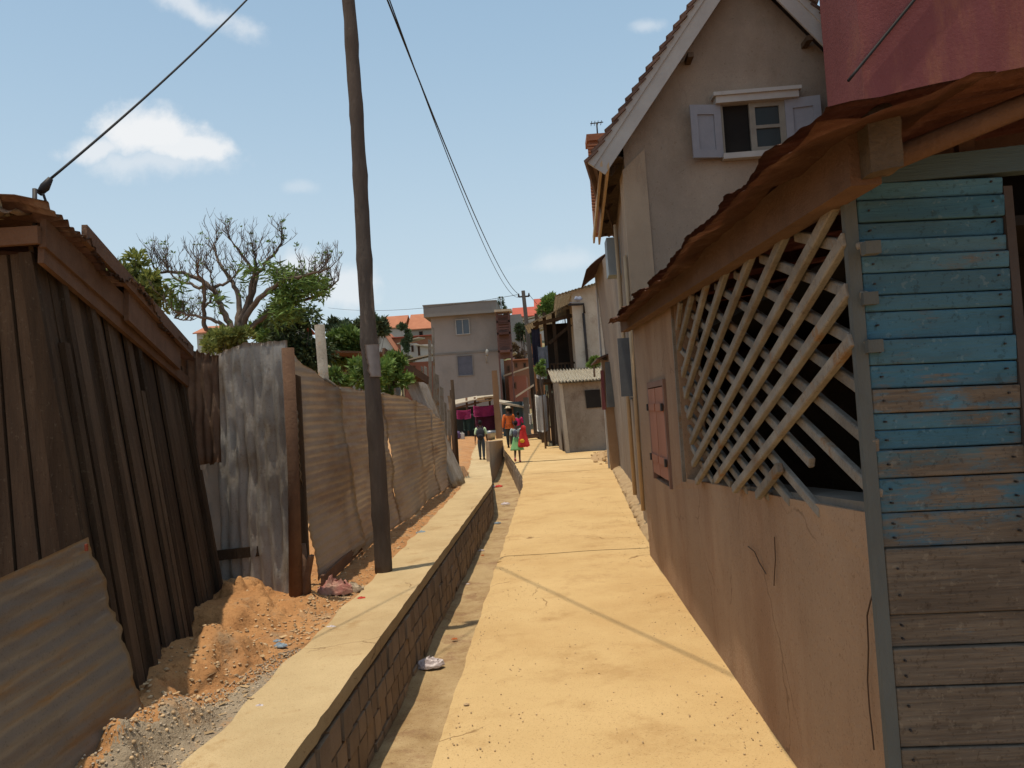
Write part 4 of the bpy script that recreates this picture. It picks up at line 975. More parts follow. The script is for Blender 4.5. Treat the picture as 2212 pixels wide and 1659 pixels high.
single('antenna', b, metal_dark, 'thin television antenna standing on top of the brick chimney', 'antenna')

# ================================================================= SECOND HOUSE + SHED + NEIGHBOURS (right)
h2 = thing('brown_house', 'narrow brown house behind the gabled one with a curved roof edge', 'house', (2.5, 17, 0))
b = nb(); hexa(b, [(1.42, 14.4, -.1), (4.2, 14.4, -.1), (4.2, 20, -.1), (1.62, 20, -.1), (1.38, 14.4, 4.4), (4.2, 14.4, 4.4), (4.2, 20, 4.9), (1.38, 20, 4.9)], .5); part('wall', b, plaster_dark, h2)
b = nb(); e = [gy(u, v, Y) for u, v, Y in ((1256, 580, 19.5), (1258, 600, 19.6), (1285, 572, 18))]
def rr2(u, w):
    y = 17.6 + 2.8*u; x = 1.02 + w*1.3; z = 4.75 + .35*w - .25*(1-w)**4 + .02*math.sin(y/.12*6.28)
    return Vector((x, y, z))
surf(b, rr2, 120, 12, .5); bmesh.ops.solidify(b, geom=b.faces[:], thickness=.05); part('roof', b, tile_dark, h2)
b = nb(); box(b, 1.36, 1.40, 19.9, 20.05, 0, 4.9, .5); part('corner_trim', b, paint_white, h2)
pk = thing('brick_lean_to', 'low brown walled lean-to with broken tile roof and a hanging board', 'lean-to', (1.6, 20, 0))
b = nb(); hexa(b, [(1.37, 19.3, -.1), (1.72, 19.3, -.1), (1.95, 22, -.1), (1.55, 22, -.1), (1.33, 19.3, 2.6), (1.75, 19.3, 2.6), (1.95, 22, 2.6), (1.5, 22, 2.6)], .5); part('wall', b, M('mud_wall', (.34, .22, .13), (.26, .16, .09), 2, bump=.5), pk)
b = nb()
for i in range(7):
    for j in range(4):
        o = random.uniform(-.03, .03); x = 1.22 + j*.16; y = 19.1 + i*.42 + o; zz = 2.62 + j*.05
        hexa(b, [(x, y, zz), (x+.18, y, zz+.05), (x+.18, y+.4, zz+.05), (x, y+.4, zz), (x, y, zz+.04), (x+.18, y, zz+.1), (x+.18, y+.4, zz+.1), (x, y+.4, zz+.04)])
part('roof', b, tile_dark, pk)
b = nb(); q = [gy(u, v, 18.9) for u, v in ((1307, 782), (1342, 780), (1345, 878), (1311, 880))]; prism(b, q, (0, .05, 0), .5)
part('hanging_board', b, M('slate_board', (.15, .155, .15), (.10, .10, .10), 2, bump=.2), pk)
b = nb(); q = [gy(u, v, 19.2) for u, v in ((1297, 800), (1304, 800), (1309, 885), (1301, 885))]; prism(b, q, (0, .05, 0), .5); part('door', b, plaster_red, pk)

sd = thing('white_shed', 'small stained white block shed with a corrugated tin roof and square black window', 'shed', (1.3, 28.5, 0))
a = 27.6
c0, c1 = gy(1227, 978, a), Vector((2.35, 28.3, 0))
b = nb()
hexa(b, [(.56, 27.6, -.1), (2.4, 28.2, -.1), (2.2, 31, -.1), (.30, 30.4, -.1), (.46, 27.6, 2.36), (2.4, 28.2, 2.36), (2.2, 31, 2.75), (.22, 30.4, 2.75)], .5)
part('wall', b, plaster_shed, sd)
b = nb(); hexa(b, [(.50, 27.5, 0), (.62, 27.55, 0), (.62, 27.62, 0), (.50, 27.75, 0), (.40, 27.5, 2.35), (.52, 27.55, 2.35), (.52, 27.62, 2.35), (.40, 27.75, 2.35)], .5); part('corner_post', b, plaster_white, sd)
b = nb(); corr(b, Vector((.18, 27.25, 2.38)), Vector((2.5, 27.95, 2.40)), Vector((2.4, 31.2, 3.0)), Vector((.05, 30.6, 3.0)), 20, .03, 'v', v=.5, nseg=6); bmesh.ops.solidify(b, geom=b.faces[:], thickness=.015)
part('roof', b, M('pale_tin_roof', (.62, .56, .44), (.48, .42, .32), 2, rough=.5, bump=0, metal=.1), sd)
b = nb(); q0, q1 = gy(1265, 843, 27.8), gy(1294, 880, 27.8)
yy_ = 27.6 + (q0.x-.56)*.326
hexa(b, [(q0.x, yy_-.03, q1.z), (q1.x+.1, yy_+.13, q1.z), (q1.x+.1, yy_+.2, q1.z), (q0.x, yy_+.1, q1.z), (q0.x-.03, yy_-.03, q0.z), (q1.x+.08, yy_+.13, q0.z), (q1.x+.08, yy_+.2, q0.z), (q0.x-.03, yy_+.1, q0.z)], .5)
part('window', b, void, sd)

def paling(name, label, path, h, mt, gap=.22, cat='fence'):
    b = nb()
    for (p, q) in zip(path, path[1:]):
        p, q = Vector(p), Vector(q); L = (q-p).length; n = max(1, int(L/gap)); d = (q-p).normalized()
        s = Vector((-d.y, d.x, 0))
        for i in range(n):
            a = p + d*(i*gap); hh = h*random.uniform(.85, 1.1); w = gap*random.uniform(.7, .97); o = s*random.uniform(-.03, .03); l = s*random.uniform(-.06, .06)
            hexa(b, [a+o-s*.015, a+d*w+o-s*.015, a+d*w+o+s*.015, a+o+s*.015] + [x + Vector((0, 0, hh)) + l for x in (a+o-s*.015, a+d*w+o-s*.015, a+d*w+o+s*.015, a+o+s*.015)])
        for z in (h*.3, h*.75): beam(b, p + Vector((0, 0, z)) - s*.05, q + Vector((0, 0, z)) - s*.05, .05, .08)
    return single(name, b, mt, label, cat)
paling('paling_fence', 'tall dark fence of rough palings left of the white shed', [(.42, 28.6, 0), (.30, 33.9, 0), (-.5, 40.8, 0), (-.95, 46, 0)], 2.35, wood_dark, .3)
# white upper storey and open porch house
wh = thing('porch_house', 'pale house with a dark open wooden porch and washing hung at its front', 'house', (2, 36, 0))
b = nb(); hexa(b, [(1.22, 32, 2.2), (3.2, 32, 2.2), (3.2, 40, 2.2), (1.22, 40, 2.2), (1.2, 32, 6.1), (3.2, 32, 6.4), (3.2, 40, 6.4), (1.2, 40, 6.1)], .5)
box(b, 1.3, 3.2, 32.1, 40, -.1, 2.2, .5); part('wall', b, plaster_white, wh)
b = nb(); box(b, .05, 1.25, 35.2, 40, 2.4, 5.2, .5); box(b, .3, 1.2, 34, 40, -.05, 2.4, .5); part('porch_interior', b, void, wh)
b = nb()
for x, y in ((-.2, 33.5), (.5, 33.2), (1.1, 32.9), (-.35, 37), (.12, 33.4)): beam(b, (x, y, 0), (x-.05, y, 5.5), .14, .14, up=(0, 1, 0))
box(b, -.3, 1.2, 33.2, 36.1, 2.6, 2.75); box(b, -.3, 1.2, 33.1, 33.2, 3.3, 3.38)
for i in range(10): box(b, -.28+i*.15, -.24+i*.15, 33.12, 33.17, 2.75, 3.35)
beam(b, (-.4, 33, 5.0), (1.2, 33, 5.25), .12, .14); beam(b, (.2, 33.1, 4.2), (1.15, 33.1, 4.9), .1, .12)
part('porch_frame', b, wood_dark, wh)
b = nb(); corr(b, (-.75, 32.6, 4.95), (1.3, 32.4, 5.75), (1.3, 40, 6.0), (-.75, 40, 5.3), 22, .012, 'v', v=.5, nseg=4); bmesh.ops.solidify(b, geom=b.faces[:], thickness=.02)
part('porch_roof', b, tin_far, wh)
b = nb(); corr(b, (.55, 31.6, 5.95), (3.4, 31.6, 6.6), (3.4, 40, 6.8), (.55, 40, 6.2), 22, .012, 'v', v=.5, nseg=4); bmesh.ops.solidify(b, geom=b.faces[:], thickness=.02)
part('roof', b, tin_far, wh)
b = nb(); tube(b, [(1.62, 31.95, 5.2), (1.66, 31.95, 2.6)], .05, 6); tube(b, [(1.05, 31.8, 5.55), (1.65, 31.9, 5.55), (1.66, 31.95, 5.2)], .05, 6); part('downpipe', b, metal_dark, wh)
def cloth(name, label, x, y, z, w, h, mt, cat='laundry', group=None, d=(1, 0)):
    b = nb()
    def f(u, t_):
        k = .06*math.sin(u*9 + x*5)*(.3+t_) + .03*noise.noise(Vector((u*5, t_*4, x)))
        return Vector((x + d[0]*(u-.5)*w*(1-.15*t_*math.sin(u*3)) + d[1]*k, y + d[1]*(u-.5)*w + d[0]*k, z - h*t_ - .06*math.sin(u*3.14)))
    surf(b, f, 14, 14, .5); bmesh.ops.solidify(b, geom=b.faces[:], thickness=.012)
    return single(name, b, mt, label, cat, group)
cw = M('white_cloth', (.62, .60, .56), (.5, .48, .46), 3, bump=0); cdk = M('dark_cloth', (.05, .05, .08), (.03, .03, .05), 3, bump=0); cbl = M('grey_blue_cloth', (.30, .32, .36), (.2, .22, .26), 3, bump=0)
pink = M('pink_cloth', (.38, .045, .15), (.26, .03, .10), 3, bump=.1, bscale=9)
cloth('hanging_cloth', 'dark garment hanging high at the porch corner', -.32, 33, 4.85, .35, 1.5, cdk, group='washing on the porch')
cloth('hanging_cloth', 'pale blue-grey garment hanging just under the dark one', -.08, 32.9, 4.1, .4, .9, cbl, group='washing on the porch')
cloth('hanging_cloth', 'small white cloth lowest of the porch washing', -.22, 32.8, 3.3, .35, .5, cw, group='washing on the porch')
cloth('hanging_cloth', 'long white shirt hanging in front of the paling fence', -.30, 33.3, 2.15, .45, 1.5, cw)
b = nb(); beam(b, (1.1, 31.5, 5.6), (1.5, 31.7, 5.62), .03, .03); blobm(b, (1.42, 31.5, 5.72), .12, 2, .35, sq=(1.3, 1, .8)); single('satellite_bundle', b, M('bluish_bundle', (.28, .32, .42), None, 3, bump=0), 'small bluish bundle hung below the roof of the pale house', 'bundle')
# ================================================================= FAR END
GY = 64.0
g = [gy(u, v, GY) for u, v in ((921, 660), (1075, 652), (1085, 870), (940, 870))]
gx0, gx1 = gy(936, 780, GY).x, gy(1078, 780, GY).x
gt = gy(1000, 672, GY).z; gp = gy(1000, 656, GY).z
gb = thing('grey_building', 'three storey grey rendered building closing the view at the end of the alley', 'building', ((gx0+gx1)/2, GY+3, 0))
b = nb(); box(b, gx0, gx1, GY, GY+7, -.2, gt, .5); part('wall', b, plaster_grey, gb)
b = nb(); box(b, gx0-.45, gx1+.12, GY-.6, GY+7.2, gt-.35, gp-.05, .5); box(b, gx0-.5, gx1+.15, GY-.65, GY+7.3, gp-.05, gp+.03, .2); part('parapet', b, concrete_grey, gb)
b = nb(); zb_ = gy(1000, 762, GY).z; box(b, gx0-.01, gx1+.01, GY-.05, GY+.01, zb_-.08, zb_+.08, .8); part('floor_band', b, M('lighter_render', (.19, .18, .16), None, 1, bump=0), gb)
def gwin(u0, v0, u1, v1, mt, fm, mull, lab=None):
    p, q = gy(u0, v0, GY), gy(u1, v1, GY)
    b = nb(); t_ = .07
    for (a, c, e, f) in ((p.x, q.x, p.z-t_, p.z), (p.x, q.x, q.z, q.z+t_), (p.x, p.x+t_, q.z+t_, p.z-t_), (q.x-t_, q.x, q.z+t_, p.z-t_)): box(b, a, c, GY-.09, GY+.02, e, f, .5)
    if mull: box(b, (p.x+q.x)/2-.035, (p.x+q.x)/2+.035, GY-.09, GY+.02, q.z+t_, p.z-t_, .5)
    w = part('window', b, fm, gb, lab)
    b = nb(); box(b, p.x+t_, q.x-t_, GY-.03, GY+.02, q.z+t_, p.z-t_, .5); part('pane', b, mt, w)
gwin(983, 690, 1016, 722, glass_far, M('pale_frame', (.34, .34, .32), None, 3, bump=0), True, 'pale framed upper window')
gwin(986, 768, 1024, 811, M('blue_shutter_far', (.11, .12, .15), None, 3, bump=0), concrete_grey, False, 'closed dull blue window')
b = nb(); p = gy(1050, 770, GY-.4); tube(b, [p + Vector((0, .4, -.5)), p], .03, 5)
blobm(b, p + Vector((.1, -.1, .3)), .3, 1, .02, sq=(.5, .3, 1.0)); part('dish', b, M('dish_grey', (.3, .3, .28), None, 3, bump=0), gb)
# wooden balcony tower to its right
bt = thing('balcony_tower', 'stacked dark reddish wooden balconies beside the grey building', 'balcony', (gx1+.7, GY, 0))
b = nb(); bx0, bx1 = gx1 + .06, gy(1105, 730, GY).x
for z in (gy(0+1090, 760, GY).z, gy(1090, 722, GY).z, gy(1090, 697, GY).z): box(b, bx0, bx1, GY-1.3, GY, z-.12, z+.05)
for x in (bx0+.05, bx1-.05): box(b, x-.06, x+.06, GY-1.3, GY-1.18, 0, gy(1090, 678, GY).z)
for z in (gy(1090, 748, GY).z, gy(1090, 712, GY).z, gy(1090, 685, GY).z):
    for k in range(3): box(b, bx0, bx1, GY-1.28, GY-1.22, z-.1+k*.2, z+.0+k*.2)
part('railings', b, M('dark_red_wood', (.11, .055, .045), (.07, .04, .035), 3, bump=0, var=.3), bt)
b = nb(); box(b, bx0, bx1, GY-.2, GY+.1, gy(1090, 775, GY).z, gy(1090, 680, GY).z); part('shutters', b, M('brown_shutters', (.16, .09, .075), (.11, .07, .06), 2, bump=0), bt)
b = nb(); z = gy(1090, 676, GY).z; box(b, bx0-.1, bx1+.2, GY-1.5, GY+.3, z-.05, z+.12); part('roof', b, tin_far, bt)
b = nb(); box(b, gy(1100, 700, 88).x, gy(1127, 700, 88).x, 88, 94, 2, gy(1115, 679, 88).z, .5)
single('grey_annex', b, plaster_grey, 'plain grey block wall rising just right of the wooden balconies', 'building')

def house(label, u0, u1, vt, vb, Y, D, wm, rm, roof='gable', wins=(), rh=1.5, group=None, cat='house', name='house', oh=.4, zb=None):
    """front wall spans pixels u0..u1 and vt..vb at distance Y"""
    p, q = gy(u0, (vt+vb)/2, Y), gy(u1, (vt+vb)/2, Y); um = (u0+u1)/2
    z1, z0 = gy(um, vt, Y).z, gy(um, vb, Y).z
    if zb is not None: z0 = zb
    t = thing(name, label, cat, ((p.x+q.x)/2, Y+D/2, z0), group)
    b = nb(); box(b, p.x, q.x, Y, Y+D, z0, z1, .5)
    xm = (p.x+q.x)/2
    if roof == 'front': prism(b, [(p.x, Y+.01, z1), (q.x, Y+.01, z1), (xm, Y+.01, z1+rh)], (0, D-.02, 0), .5)
    part('wall', b, wm, t)
    b = nb()
    if roof == 'front':
        for s, e in ((-1, p.x-oh), (1, q.x+oh)):
            zz = z1 - oh*rh/max(.1, (q.x-xm))
            prism(b, [(xm, Y-oh, z1+rh+.05), (e, Y-oh, zz+.05), (e, Y-oh, zz+.2), (xm, Y-oh, z1+rh+.22)], (0, D+2*oh, 0), .5)
    elif roof == 'gable':
        ym = Y + D/2
        for e in (Y-oh, Y+D+oh): prism(b, [(p.x-oh, ym, z1+rh), (p.x-oh, e, z1-.15), (p.x-oh, e, z1+.0), (p.x-oh, ym, z1+rh+.15)], (q.x-p.x+2*oh, 0, 0), .5)
    elif roof == 'hip':
        e = oh; c = [(p.x-e, Y-e, z1), (q.x+e, Y-e, z1), (q.x+e, Y+D+e, z1), (p.x-e, Y+D+e, z1)]
        k = min(D, q.x-p.x)*.4; hexa(b, c + [(p.x+k, Y+D*.45, z1+rh), (q.x-k, Y+D*.45, z1+rh), (q.x-k, Y+D*.55, z1+rh), (p.x+k, Y+D*.55, z1+rh)], .5)
    else: hexa(b, [(p.x-oh, Y-oh, z1), (q.x+oh, Y-oh, z1+roof_dz.get(roof, 0)), (q.x+oh, Y+D+oh, z1+rh*.5+roof_dz.get(roof, 0)), (p.x-oh, Y+D+oh, z1+rh*.5), (p.x-oh, Y-oh, z1+.12), (q.x+oh, Y-oh, z1+.12+roof_dz.get(roof, 0)), (q.x+oh, Y+D+oh, z1+.12+rh*.5+roof_dz.get(roof, 0)), (p.x-oh, Y+D+oh, z1+.12+rh*.5)], .5)
    part('roof', b, rm, t)
    for (a0, b0, a1, b1) in wins:   # pixel rectangles
        r, s = gy(a0, b0, Y), gy(a1, b1, Y)
        b = nb()
        k = .09
        for (m0, m1, n0, n1) in ((r.x, s.x, r.z-k, r.z), (r.x, s.x, s.z, s.z+k), (r.x, r.x+k, s.z+k, r.z-k), (s.x-k, s.x, s.z+k, r.z-k)): box(b, m0, m1, Y-.07, Y+.02, n0, n1, .5)
        w = part('window', b, wood_brown, t)
        b = nb(); box(b, r.x+k, s.x-k, Y-.025, Y+.02, s.z+k, r.z-k, .5); part('pane', b, void, w)
    return t
roof_dz = {'shed': 0, 'shedr': .6, 'shedl': -.5}
wfar = M('far_white_wall', (.50, .45, .40), (.42, .37, .33), .4, bump=0); gfar = M('far_grey_wall', (.30, .26, .22), (.24, .21, .18), .4, bump=0)
rfar = M('far_reddish_wall', (.30, .12, .08), (.24, .10, .065), .4, bump=0); ofar = M('far_orange_earth_wall', (.46, .20, .085), (.38, .16, .07), .4, bump=0)
# hillside on the left (between pole and grey building)
house('hillside house with a broad orange tiled roof highest left of the grey building', 825, 872, 708, 745, 150, 9, wfar, tile_orange, 'gable', ((835, 715, 842, 724),), 2.6, zb=6)
house('hillside house with an orange tiled gable partly hidden by the pole', 806, 850, 752, 790, 120, 8, wfar, tile_orange, 'front', ((828, 762, 836, 772),), 2.6, zb=3)
house('orange roofed house touching the edge of the grey building', 886, 936, 710, 740, 140, 9, gfar, tile_orange, 'gable', ((905, 716, 914, 726),), 3.0, zb=5)
house('long low brick house halfway up the left hillside', 838, 934, 728, 752, 125, 6, brick_far, tile_red, 'shed', (), .8, zb=3)
house('small white house with red shutters on the left hillside', 866, 900, 742, 768, 105, 5, wfar, tin_far, 'shedr', ((874, 748, 880, 758), (888, 746, 894, 760)), .8, zb=2)
house('white house with one red door next to the grey building', 900, 934, 744, 774, 102, 5, wfar, tin_far, 'shedl', ((902, 748, 908, 768),), .8, zb=2)
house('pale low house lying behind the torn notice pole', 744, 800, 775, 800, 80, 5, gfar, tile_dark, 'shed', ((770, 782, 778, 790),), 1.0, zb=0)
house('reddish brown shack below the white hillside houses', 870, 935, 782, 815, 74, 5, rfar, tin_far, 'shedr', ((890, 790, 898, 800),), .8, zb=0)
house('red roofed house far off behind the bare tree', 425, 470, 718, 735, 110, 8, wfar, tile_orange, 'gable', (), 1.2, zb=2)
house('second red roofed house far off behind the bare tree', 575, 640, 712, 735, 115, 8, gfar, tile_red, 'gable', (), 1.2, zb=2)
# right of the alley end
house('white hillside house with a bright red roof above the far pole', 1112, 1160, 683, 712, 128, 8, wfar, tile_red, 'gable', ((1124, 693, 1130, 700),), 1.8, zb=6)
house('red roofed house farthest right on the hillside', 1160, 1186, 672, 700, 140, 8, wfar, tile_red, 'gable', (), 2.6, zb=6)
house('white house with two small red windows left of the far pole top', 1128, 1168, 693, 722, 98, 6, wfar, tin_far, 'shedr', ((1138, 698, 1144, 706), (1150, 696, 1156, 704)), 1.2, zb=0)
house('tall orange earth walled house behind the far pole', 1142, 1172, 722, 800, 90, 6, ofar, tin_far, 'shedr', ((1150, 735, 1157, 745), (1150, 765, 1157, 775)), .8, zb=0)
house('low brick house with a rusty roof right of the wooden balconies', 1104, 1150, 778, 800, 82, 6, brick_far, tile_orange, 'shed', ((1112, 784, 1118, 794), (1130, 784, 1137, 794)), .8, zb=0)
house('dark red shack at the alley end under the brick house', 1100, 1138, 812, 868, 66, 5, rfar, tin_far, 'shedr', ((1108, 826, 1116, 840),), .6, zb=0)
house('dark teal painted kiosk behind the man in orange', 1086, 1130, 868, 942, 50, 3, M('teal_kiosk', (.05, .085, .10), (.035, .055, .065), 2, bump=0), tin_far, 'shedl', ((1092, 880, 1110, 900),), .3, cat='kiosk', name='kiosk', zb=0)
house('grey board kiosk right of the teal kiosk', 1132, 1142, 858, 930, 47, 3, M('grey_board_far', (.13, .12, .10), (.09, .08, .07), 2, bump=0), tin_far, 'shedr', (), .3, cat='kiosk', name='kiosk', zb=0)
house('brown shed closing the gap below the wooden balconies', 1090, 1108, 778, 870, 72, 4, brick_far, tin_far, 'shedr', ((1096, 790, 1102, 802),), .4, zb=0)
# stalls
st = thing('market_stall', 'open roadside stall with tin roof and pink cloths at the end of the dirt strip', 'stall', (-4.9, 54, 0))
b = nb()
for u in (978, 1012, 1030, 1062):
    p = gz(u, 941, 0); p = gy(u, 930, 53); tube(b, [(p.x, 53, 0), (p.x, 53, 2.6)], .07, 6)
p, q = gy(975, 884, 53), gy(1040, 868, 53); beam(b, p, q, .1, .12)
part('posts', b, wood_brown, st)
b = nb()
p, q, r, s = gy(970, 876, 52.6), gy(1033, 861, 52.6), gy(1030, 855, 56), gy(970, 866, 56); prism(b, [p, q, r, s], (0, 0, -.06), .5)
p, q, r, s = gy(1028, 862, 52.5), gy(1072, 857, 52.5), gy(1072, 852, 56), gy(1028, 856, 56); prism(b, [p, q, r, s], (0, 0, -.07), .9)
part('roof', b, tin_far, st)
b = nb()
for (u0, v0, u1, v1, Y, k) in ((1030, 864, 1048, 862, 52.3, .1), (1046, 859, 1070, 857, 52.2, .12), (1036, 868, 1062, 864, 52.4, .08)): beam(b, gy(u0, v0, Y), gy(u1, v1, Y), .5, k)
for k in range(8): p = gy(1032 + k*5, 861 + random.uniform(-3, 2), 52.4); beam(b, p, p + Vector((random.uniform(.2, .5), .5, .05)), .15, .06)
part('roof_weights', b, M('roof_planks', (.42, .30, .17), (.3, .2, .11), 3, bump=0, var=.3), st)
b = nb(); p, q = gy(985, 935, 55.5), gy(1072, 875, 55.5); box(b, p.x, q.x, 55.4, 55.6, 0, q.z, .5); part('back_wall', b, M('stall_shade_cloth', (.045, .05, .045), (.03, .035, .03), .8, bump=0), st)  # near-black back wall; the stall's inner shade is put into its colour
b = nb(); p, q = gy(1008, 935, 53), gy(1068, 925, 53); box(b, p.x, q.x, 53, 54, .75, .85, .5)
for x in (p.x+.1, q.x-.1): box(b, x-.04, x+.04, 53.1, 53.2, 0, .75, .5)
part('counter', b, wood_dark, st)
def cpx(name, label, u0, v0, u1, v1, Y, mt, cat='cloth', group=None):
    p, q = gy(u0, v0, Y), gy(u1, v1, Y)
    return cloth(name, label, (p.x+q.x)/2, Y, p.z, abs(q.x-p.x), p.z-q.z, mt, cat, group)
cpx('pink_cloth', 'bright pink cloth bunched at the left end of the stall', 986, 886, 1018, 903, 52.5, pink, group=None)
cpx('pink_cloth', 'wide magenta cloth hanging across the middle of the stall', 1022, 877, 1068, 897, 52.45, pink)
cpx('dark_cloth', 'dark green cloth hanging between the two pink cloths', 1000, 895, 1024, 928, 52.6, M('dark_green_cloth', (.04, .07, .06), None, 2, bump=0))
cpx('wine_cloth', 'dark wine red cloth hanging below the wide magenta one', 1026, 896, 1070, 926, 52.6, M('wine_cloth', (.10, .022, .045), None, 2, bump=0))
# goods on the ground by the stall
for (u, v, r, mt, lab) in ((985, 926, .28, M('purple_bundle', (.12, .08, .16), None, 3, bump=0), 'purple bundle on the ground at the left of the stall'), (984, 936, .2, M('yellow_jug', (.55, .38, .04), None, 3, bump=0), 'yellow jug at the left foot of the stall'),
                     (998, 934, .2, M('white_sack', (.5, .47, .42), None, 3, bump=0), 'whitish sack beside the yellow jug')):
    b = nb(); p = gz(u, v+4, 0); p = Vector((gy(u, v, 50).x, 50, 0))
    if 'jug' in lab:
        box(b, p.x-.14, p.x+.14, 49.9, 50.1, 0, .36); tube(b, [p + Vector((.05, 0, .36)), p + Vector((.05, 0, .44))], .04, 8); tube(b, [p + Vector((-.1, 0, .36)), p + Vector((-.08, 0, .42)), p + Vector((0, 0, .42)), p + Vector((.02, 0, .36))], .015, 6); bmesh.ops.bevel(b, geom=b.edges[:], offset=.02, segments=1, affect='EDGES')
    else: blobm(b, p + Vector((0, 0, r*.8)), r, 3, .25, sq=(1, .8, 1)); tube(b, [p + Vector((0, 0, r*1.4)), p + Vector((.02, 0, r*1.9))], [.06, .09], 8)
    single(mt.name, b, mt, lab, mt.name.split('_')[1])
b = nb()
pp_ = gy(1078, 940, 46.5); top_ = gy(1071, 800, 46.5)
hexa(b, [(pp_.x-.17, 46.5, -.05), (pp_.x+.17, 46.5, -.05), (pp_.x+.17, 46.8, -.05), (pp_.x-.17, 46.8, -.05), (pp_.x-.2, 46.5, top_.z), (pp_.x+.14, 46.5, top_.z), (pp_.x+.14, 46.8, top_.z), (pp_.x-.2, 46.8, top_.z)])
bmesh.ops.subdivide_edges(b, edges=b.edges[:], cuts=3, use_grid_fill=True)
for q in b.verts: q.co += Vector((noise.noise(q.co*2), noise.noise(q.co*2+Vector((5, 0, 0))), 0))*.06
single('mud_pillar', b, M('orange_mud', (.22, .13, .07), (.17, .10, .055), 1.5, bump=.3, bscale=12), 'tall square orange-brown mud pillar left of the man in the hat', 'pillar')
# planks and metal tub by the drain bend
b = nb(); p = gz(1150, 935, 0)
for k in range(3): beam(b, (p.x-.7, 40.5+k*.3, .1+k*.06), (p.x+.9, 42+k*.2, .14+k*.06), .22, .06)
single('plank_stack', b, wood_brown, 'small stack of sawn planks on the path near the far pole', 'planks')
b = nb(); p = Vector((gy(1060, 928, 46).x, 45.5, 0)); tube(b, [p, p + Vector((0, 0, .3)), p + Vector((0, 0, .34)), p + Vector((0, 0, .5)), p + Vector((0, 0, .52)), p + Vector((0, 0, .3))], [.24, .3, .32, .33, .3, .24], 16)
single('metal_tub', b, M('tub_metal', (.35, .35, .34), None, 3, rough=.35, metal=.7, bump=0), 'shallow metal tub on the ground in front of the stall', 'tub')

# ================================================================= VEGETATION
def leaf(b, p, d, L, w, v=None):
    d = d.normalized(); s = d.cross(Vector((random.gauss(0, 1), random.gauss(0, 1), random.gauss(0, 1)))).normalized()*w
    m_ = p + d*L*.5; n = d.cross(s).normalized()*w*.35
    poly(b, [p, m_ + s + n, p + d*L, m_ - s + n], v)
def crown(name, label, cen, rad, n, L, mt, trunk_h=None, clumps=26, seed=1, cat='tree', group=None, kind='tree', up=.3, tmat=None):
    random.seed(seed); cen = Vector(cen); rad = Vector(rad)
    t = thing(name, label, cat, (cen.x, cen.y, 0 if trunk_h is None else cen.z - trunk_h), group)
    base = t['_w']
    cl = []
    for i in range(clumps):
        a = Vector((random.gauss(0, 1), random.gauss(0, 1), random.gauss(0, 1))).normalized()*random.random()**.45
        c = cen + Vector((a.x*rad.x, a.y*rad.y, a.z*rad.z)); cl.append((c, random.uniform(.22, .42)*min(rad.x, rad.z), random.uniform(.0, 1)))
    b = nb()
    for i in range(n):
        c, r, vv = random.choice(cl)
        a = Vector((random.gauss(0, 1), random.gauss(0, 1), random.gauss(0, 1))).normalized()*r*random.random()**.4
        p = c + a; d = a.normalized()*.7 + Vector((random.gauss(0, .5), random.gauss(0, .5), up + random.gauss(0, .4)))
        leaf(b, p, d, L*random.uniform(.6, 1.3), L*random.uniform(.14, .26), min(1, max(0, vv*.6 + random.random()*.4)))
    part('crown', b, mt, t)
    b = nb(); tr = max(.03, rad.x*.06)
    mid = base.lerp(cen, .6) + Vector((rad.x*.05, 0, 0)); tube(b, [base, mid, cen], [tr*1.3, tr, tr*.5], 8)
    for (c, r, vv) in cl[:14]: tube(b, [mid.lerp(cen, random.random()), mid.lerp(c, .6) + Vector((0, 0, -.1*rad.z)), c], [tr*.5, tr*.3, tr*.12], 5)
    part('trunk', b, tmat or bark, t); return t
def cr_px(label, u0, v0, u1, v1, Y, n, L, mt, seed, **kw):
    p, q = gy((u0+u1)/2, (v0+v1)/2, Y), gy(u1, v0, Y); rx = abs(u1-u0)/2/F0*Y; rz = abs(v1-v0)/2/F0*Y
    return crown(kw.pop('name', 'leafy_tree'), label, p, (rx, kw.pop('ry', rx), rz), n, L, mt, seed=seed, **kw)
cr_px('yellow-green leafy tree rising just behind the plank shack roof', 215, 545, 345, 740, 13, 5200, .13, leaf_c, 11, clumps=30)
cr_px('dark dense tree behind the grey upright sheet, right of the bare branches', 555, 660, 700, 830, 14.5, 7000, .11, leaf_b, 12, clumps=36, up=-.2)
cr_px('bright green shrub between the bare tree and the near pole', 700, 705, 795, 800, 16, 4200, .14, leaf_a, 13, clumps=22, name='green_shrub', cat='shrub')
cr_px('lower green shrub just over the fence beside the near pole', 715, 775, 860, 850, 12.5, 3600, .11, leaf_a, 14, clumps=22, name='green_shrub', cat='shrub')
cr_px('green shrub right of the near pole under the lean-to roof', 815, 770, 885, 850, 14.5, 2600, .11, leaf_a, 15, clumps=16, name='green_shrub', cat='shrub')
cr_px('small green bush at the foot of the bare tree', 440, 700, 540, 770, 12.5, 2600, .1, leaf_c, 16, clumps=16, name='green_shrub', cat='shrub')
cr_px('green bush in the fork behind the bare tree', 540, 690, 620, 750, 16, 2200, .13, leaf_a, 17, clumps=16, name='green_shrub', cat='shrub')
cr_px('tree top showing right of the near pole above the orange roofs', 775, 680, 838, 730, 70, 2200, .5, leaf_far, 18, clumps=18)
cr_px('tree top showing left of the near pole on the skyline', 700, 690, 780, 740, 75, 2200, .5, leaf_far, 19, clumps=18)
cr_px('slim tree standing between the two orange roofs', 862, 692, 892, 775, 95, 1400, .4, leaf_far, 20, clumps=9)
cr_px('rounded green tree on the hill right of the far pole', 1166, 640, 1212, 690, 90, 2600, .5, leaf_a, 21, clumps=18)
cr_px('small dark tree on the hill skyline farthest right', 1200, 655, 1236, 680, 95, 1200, .5, leaf_far, 22, clumps=10)
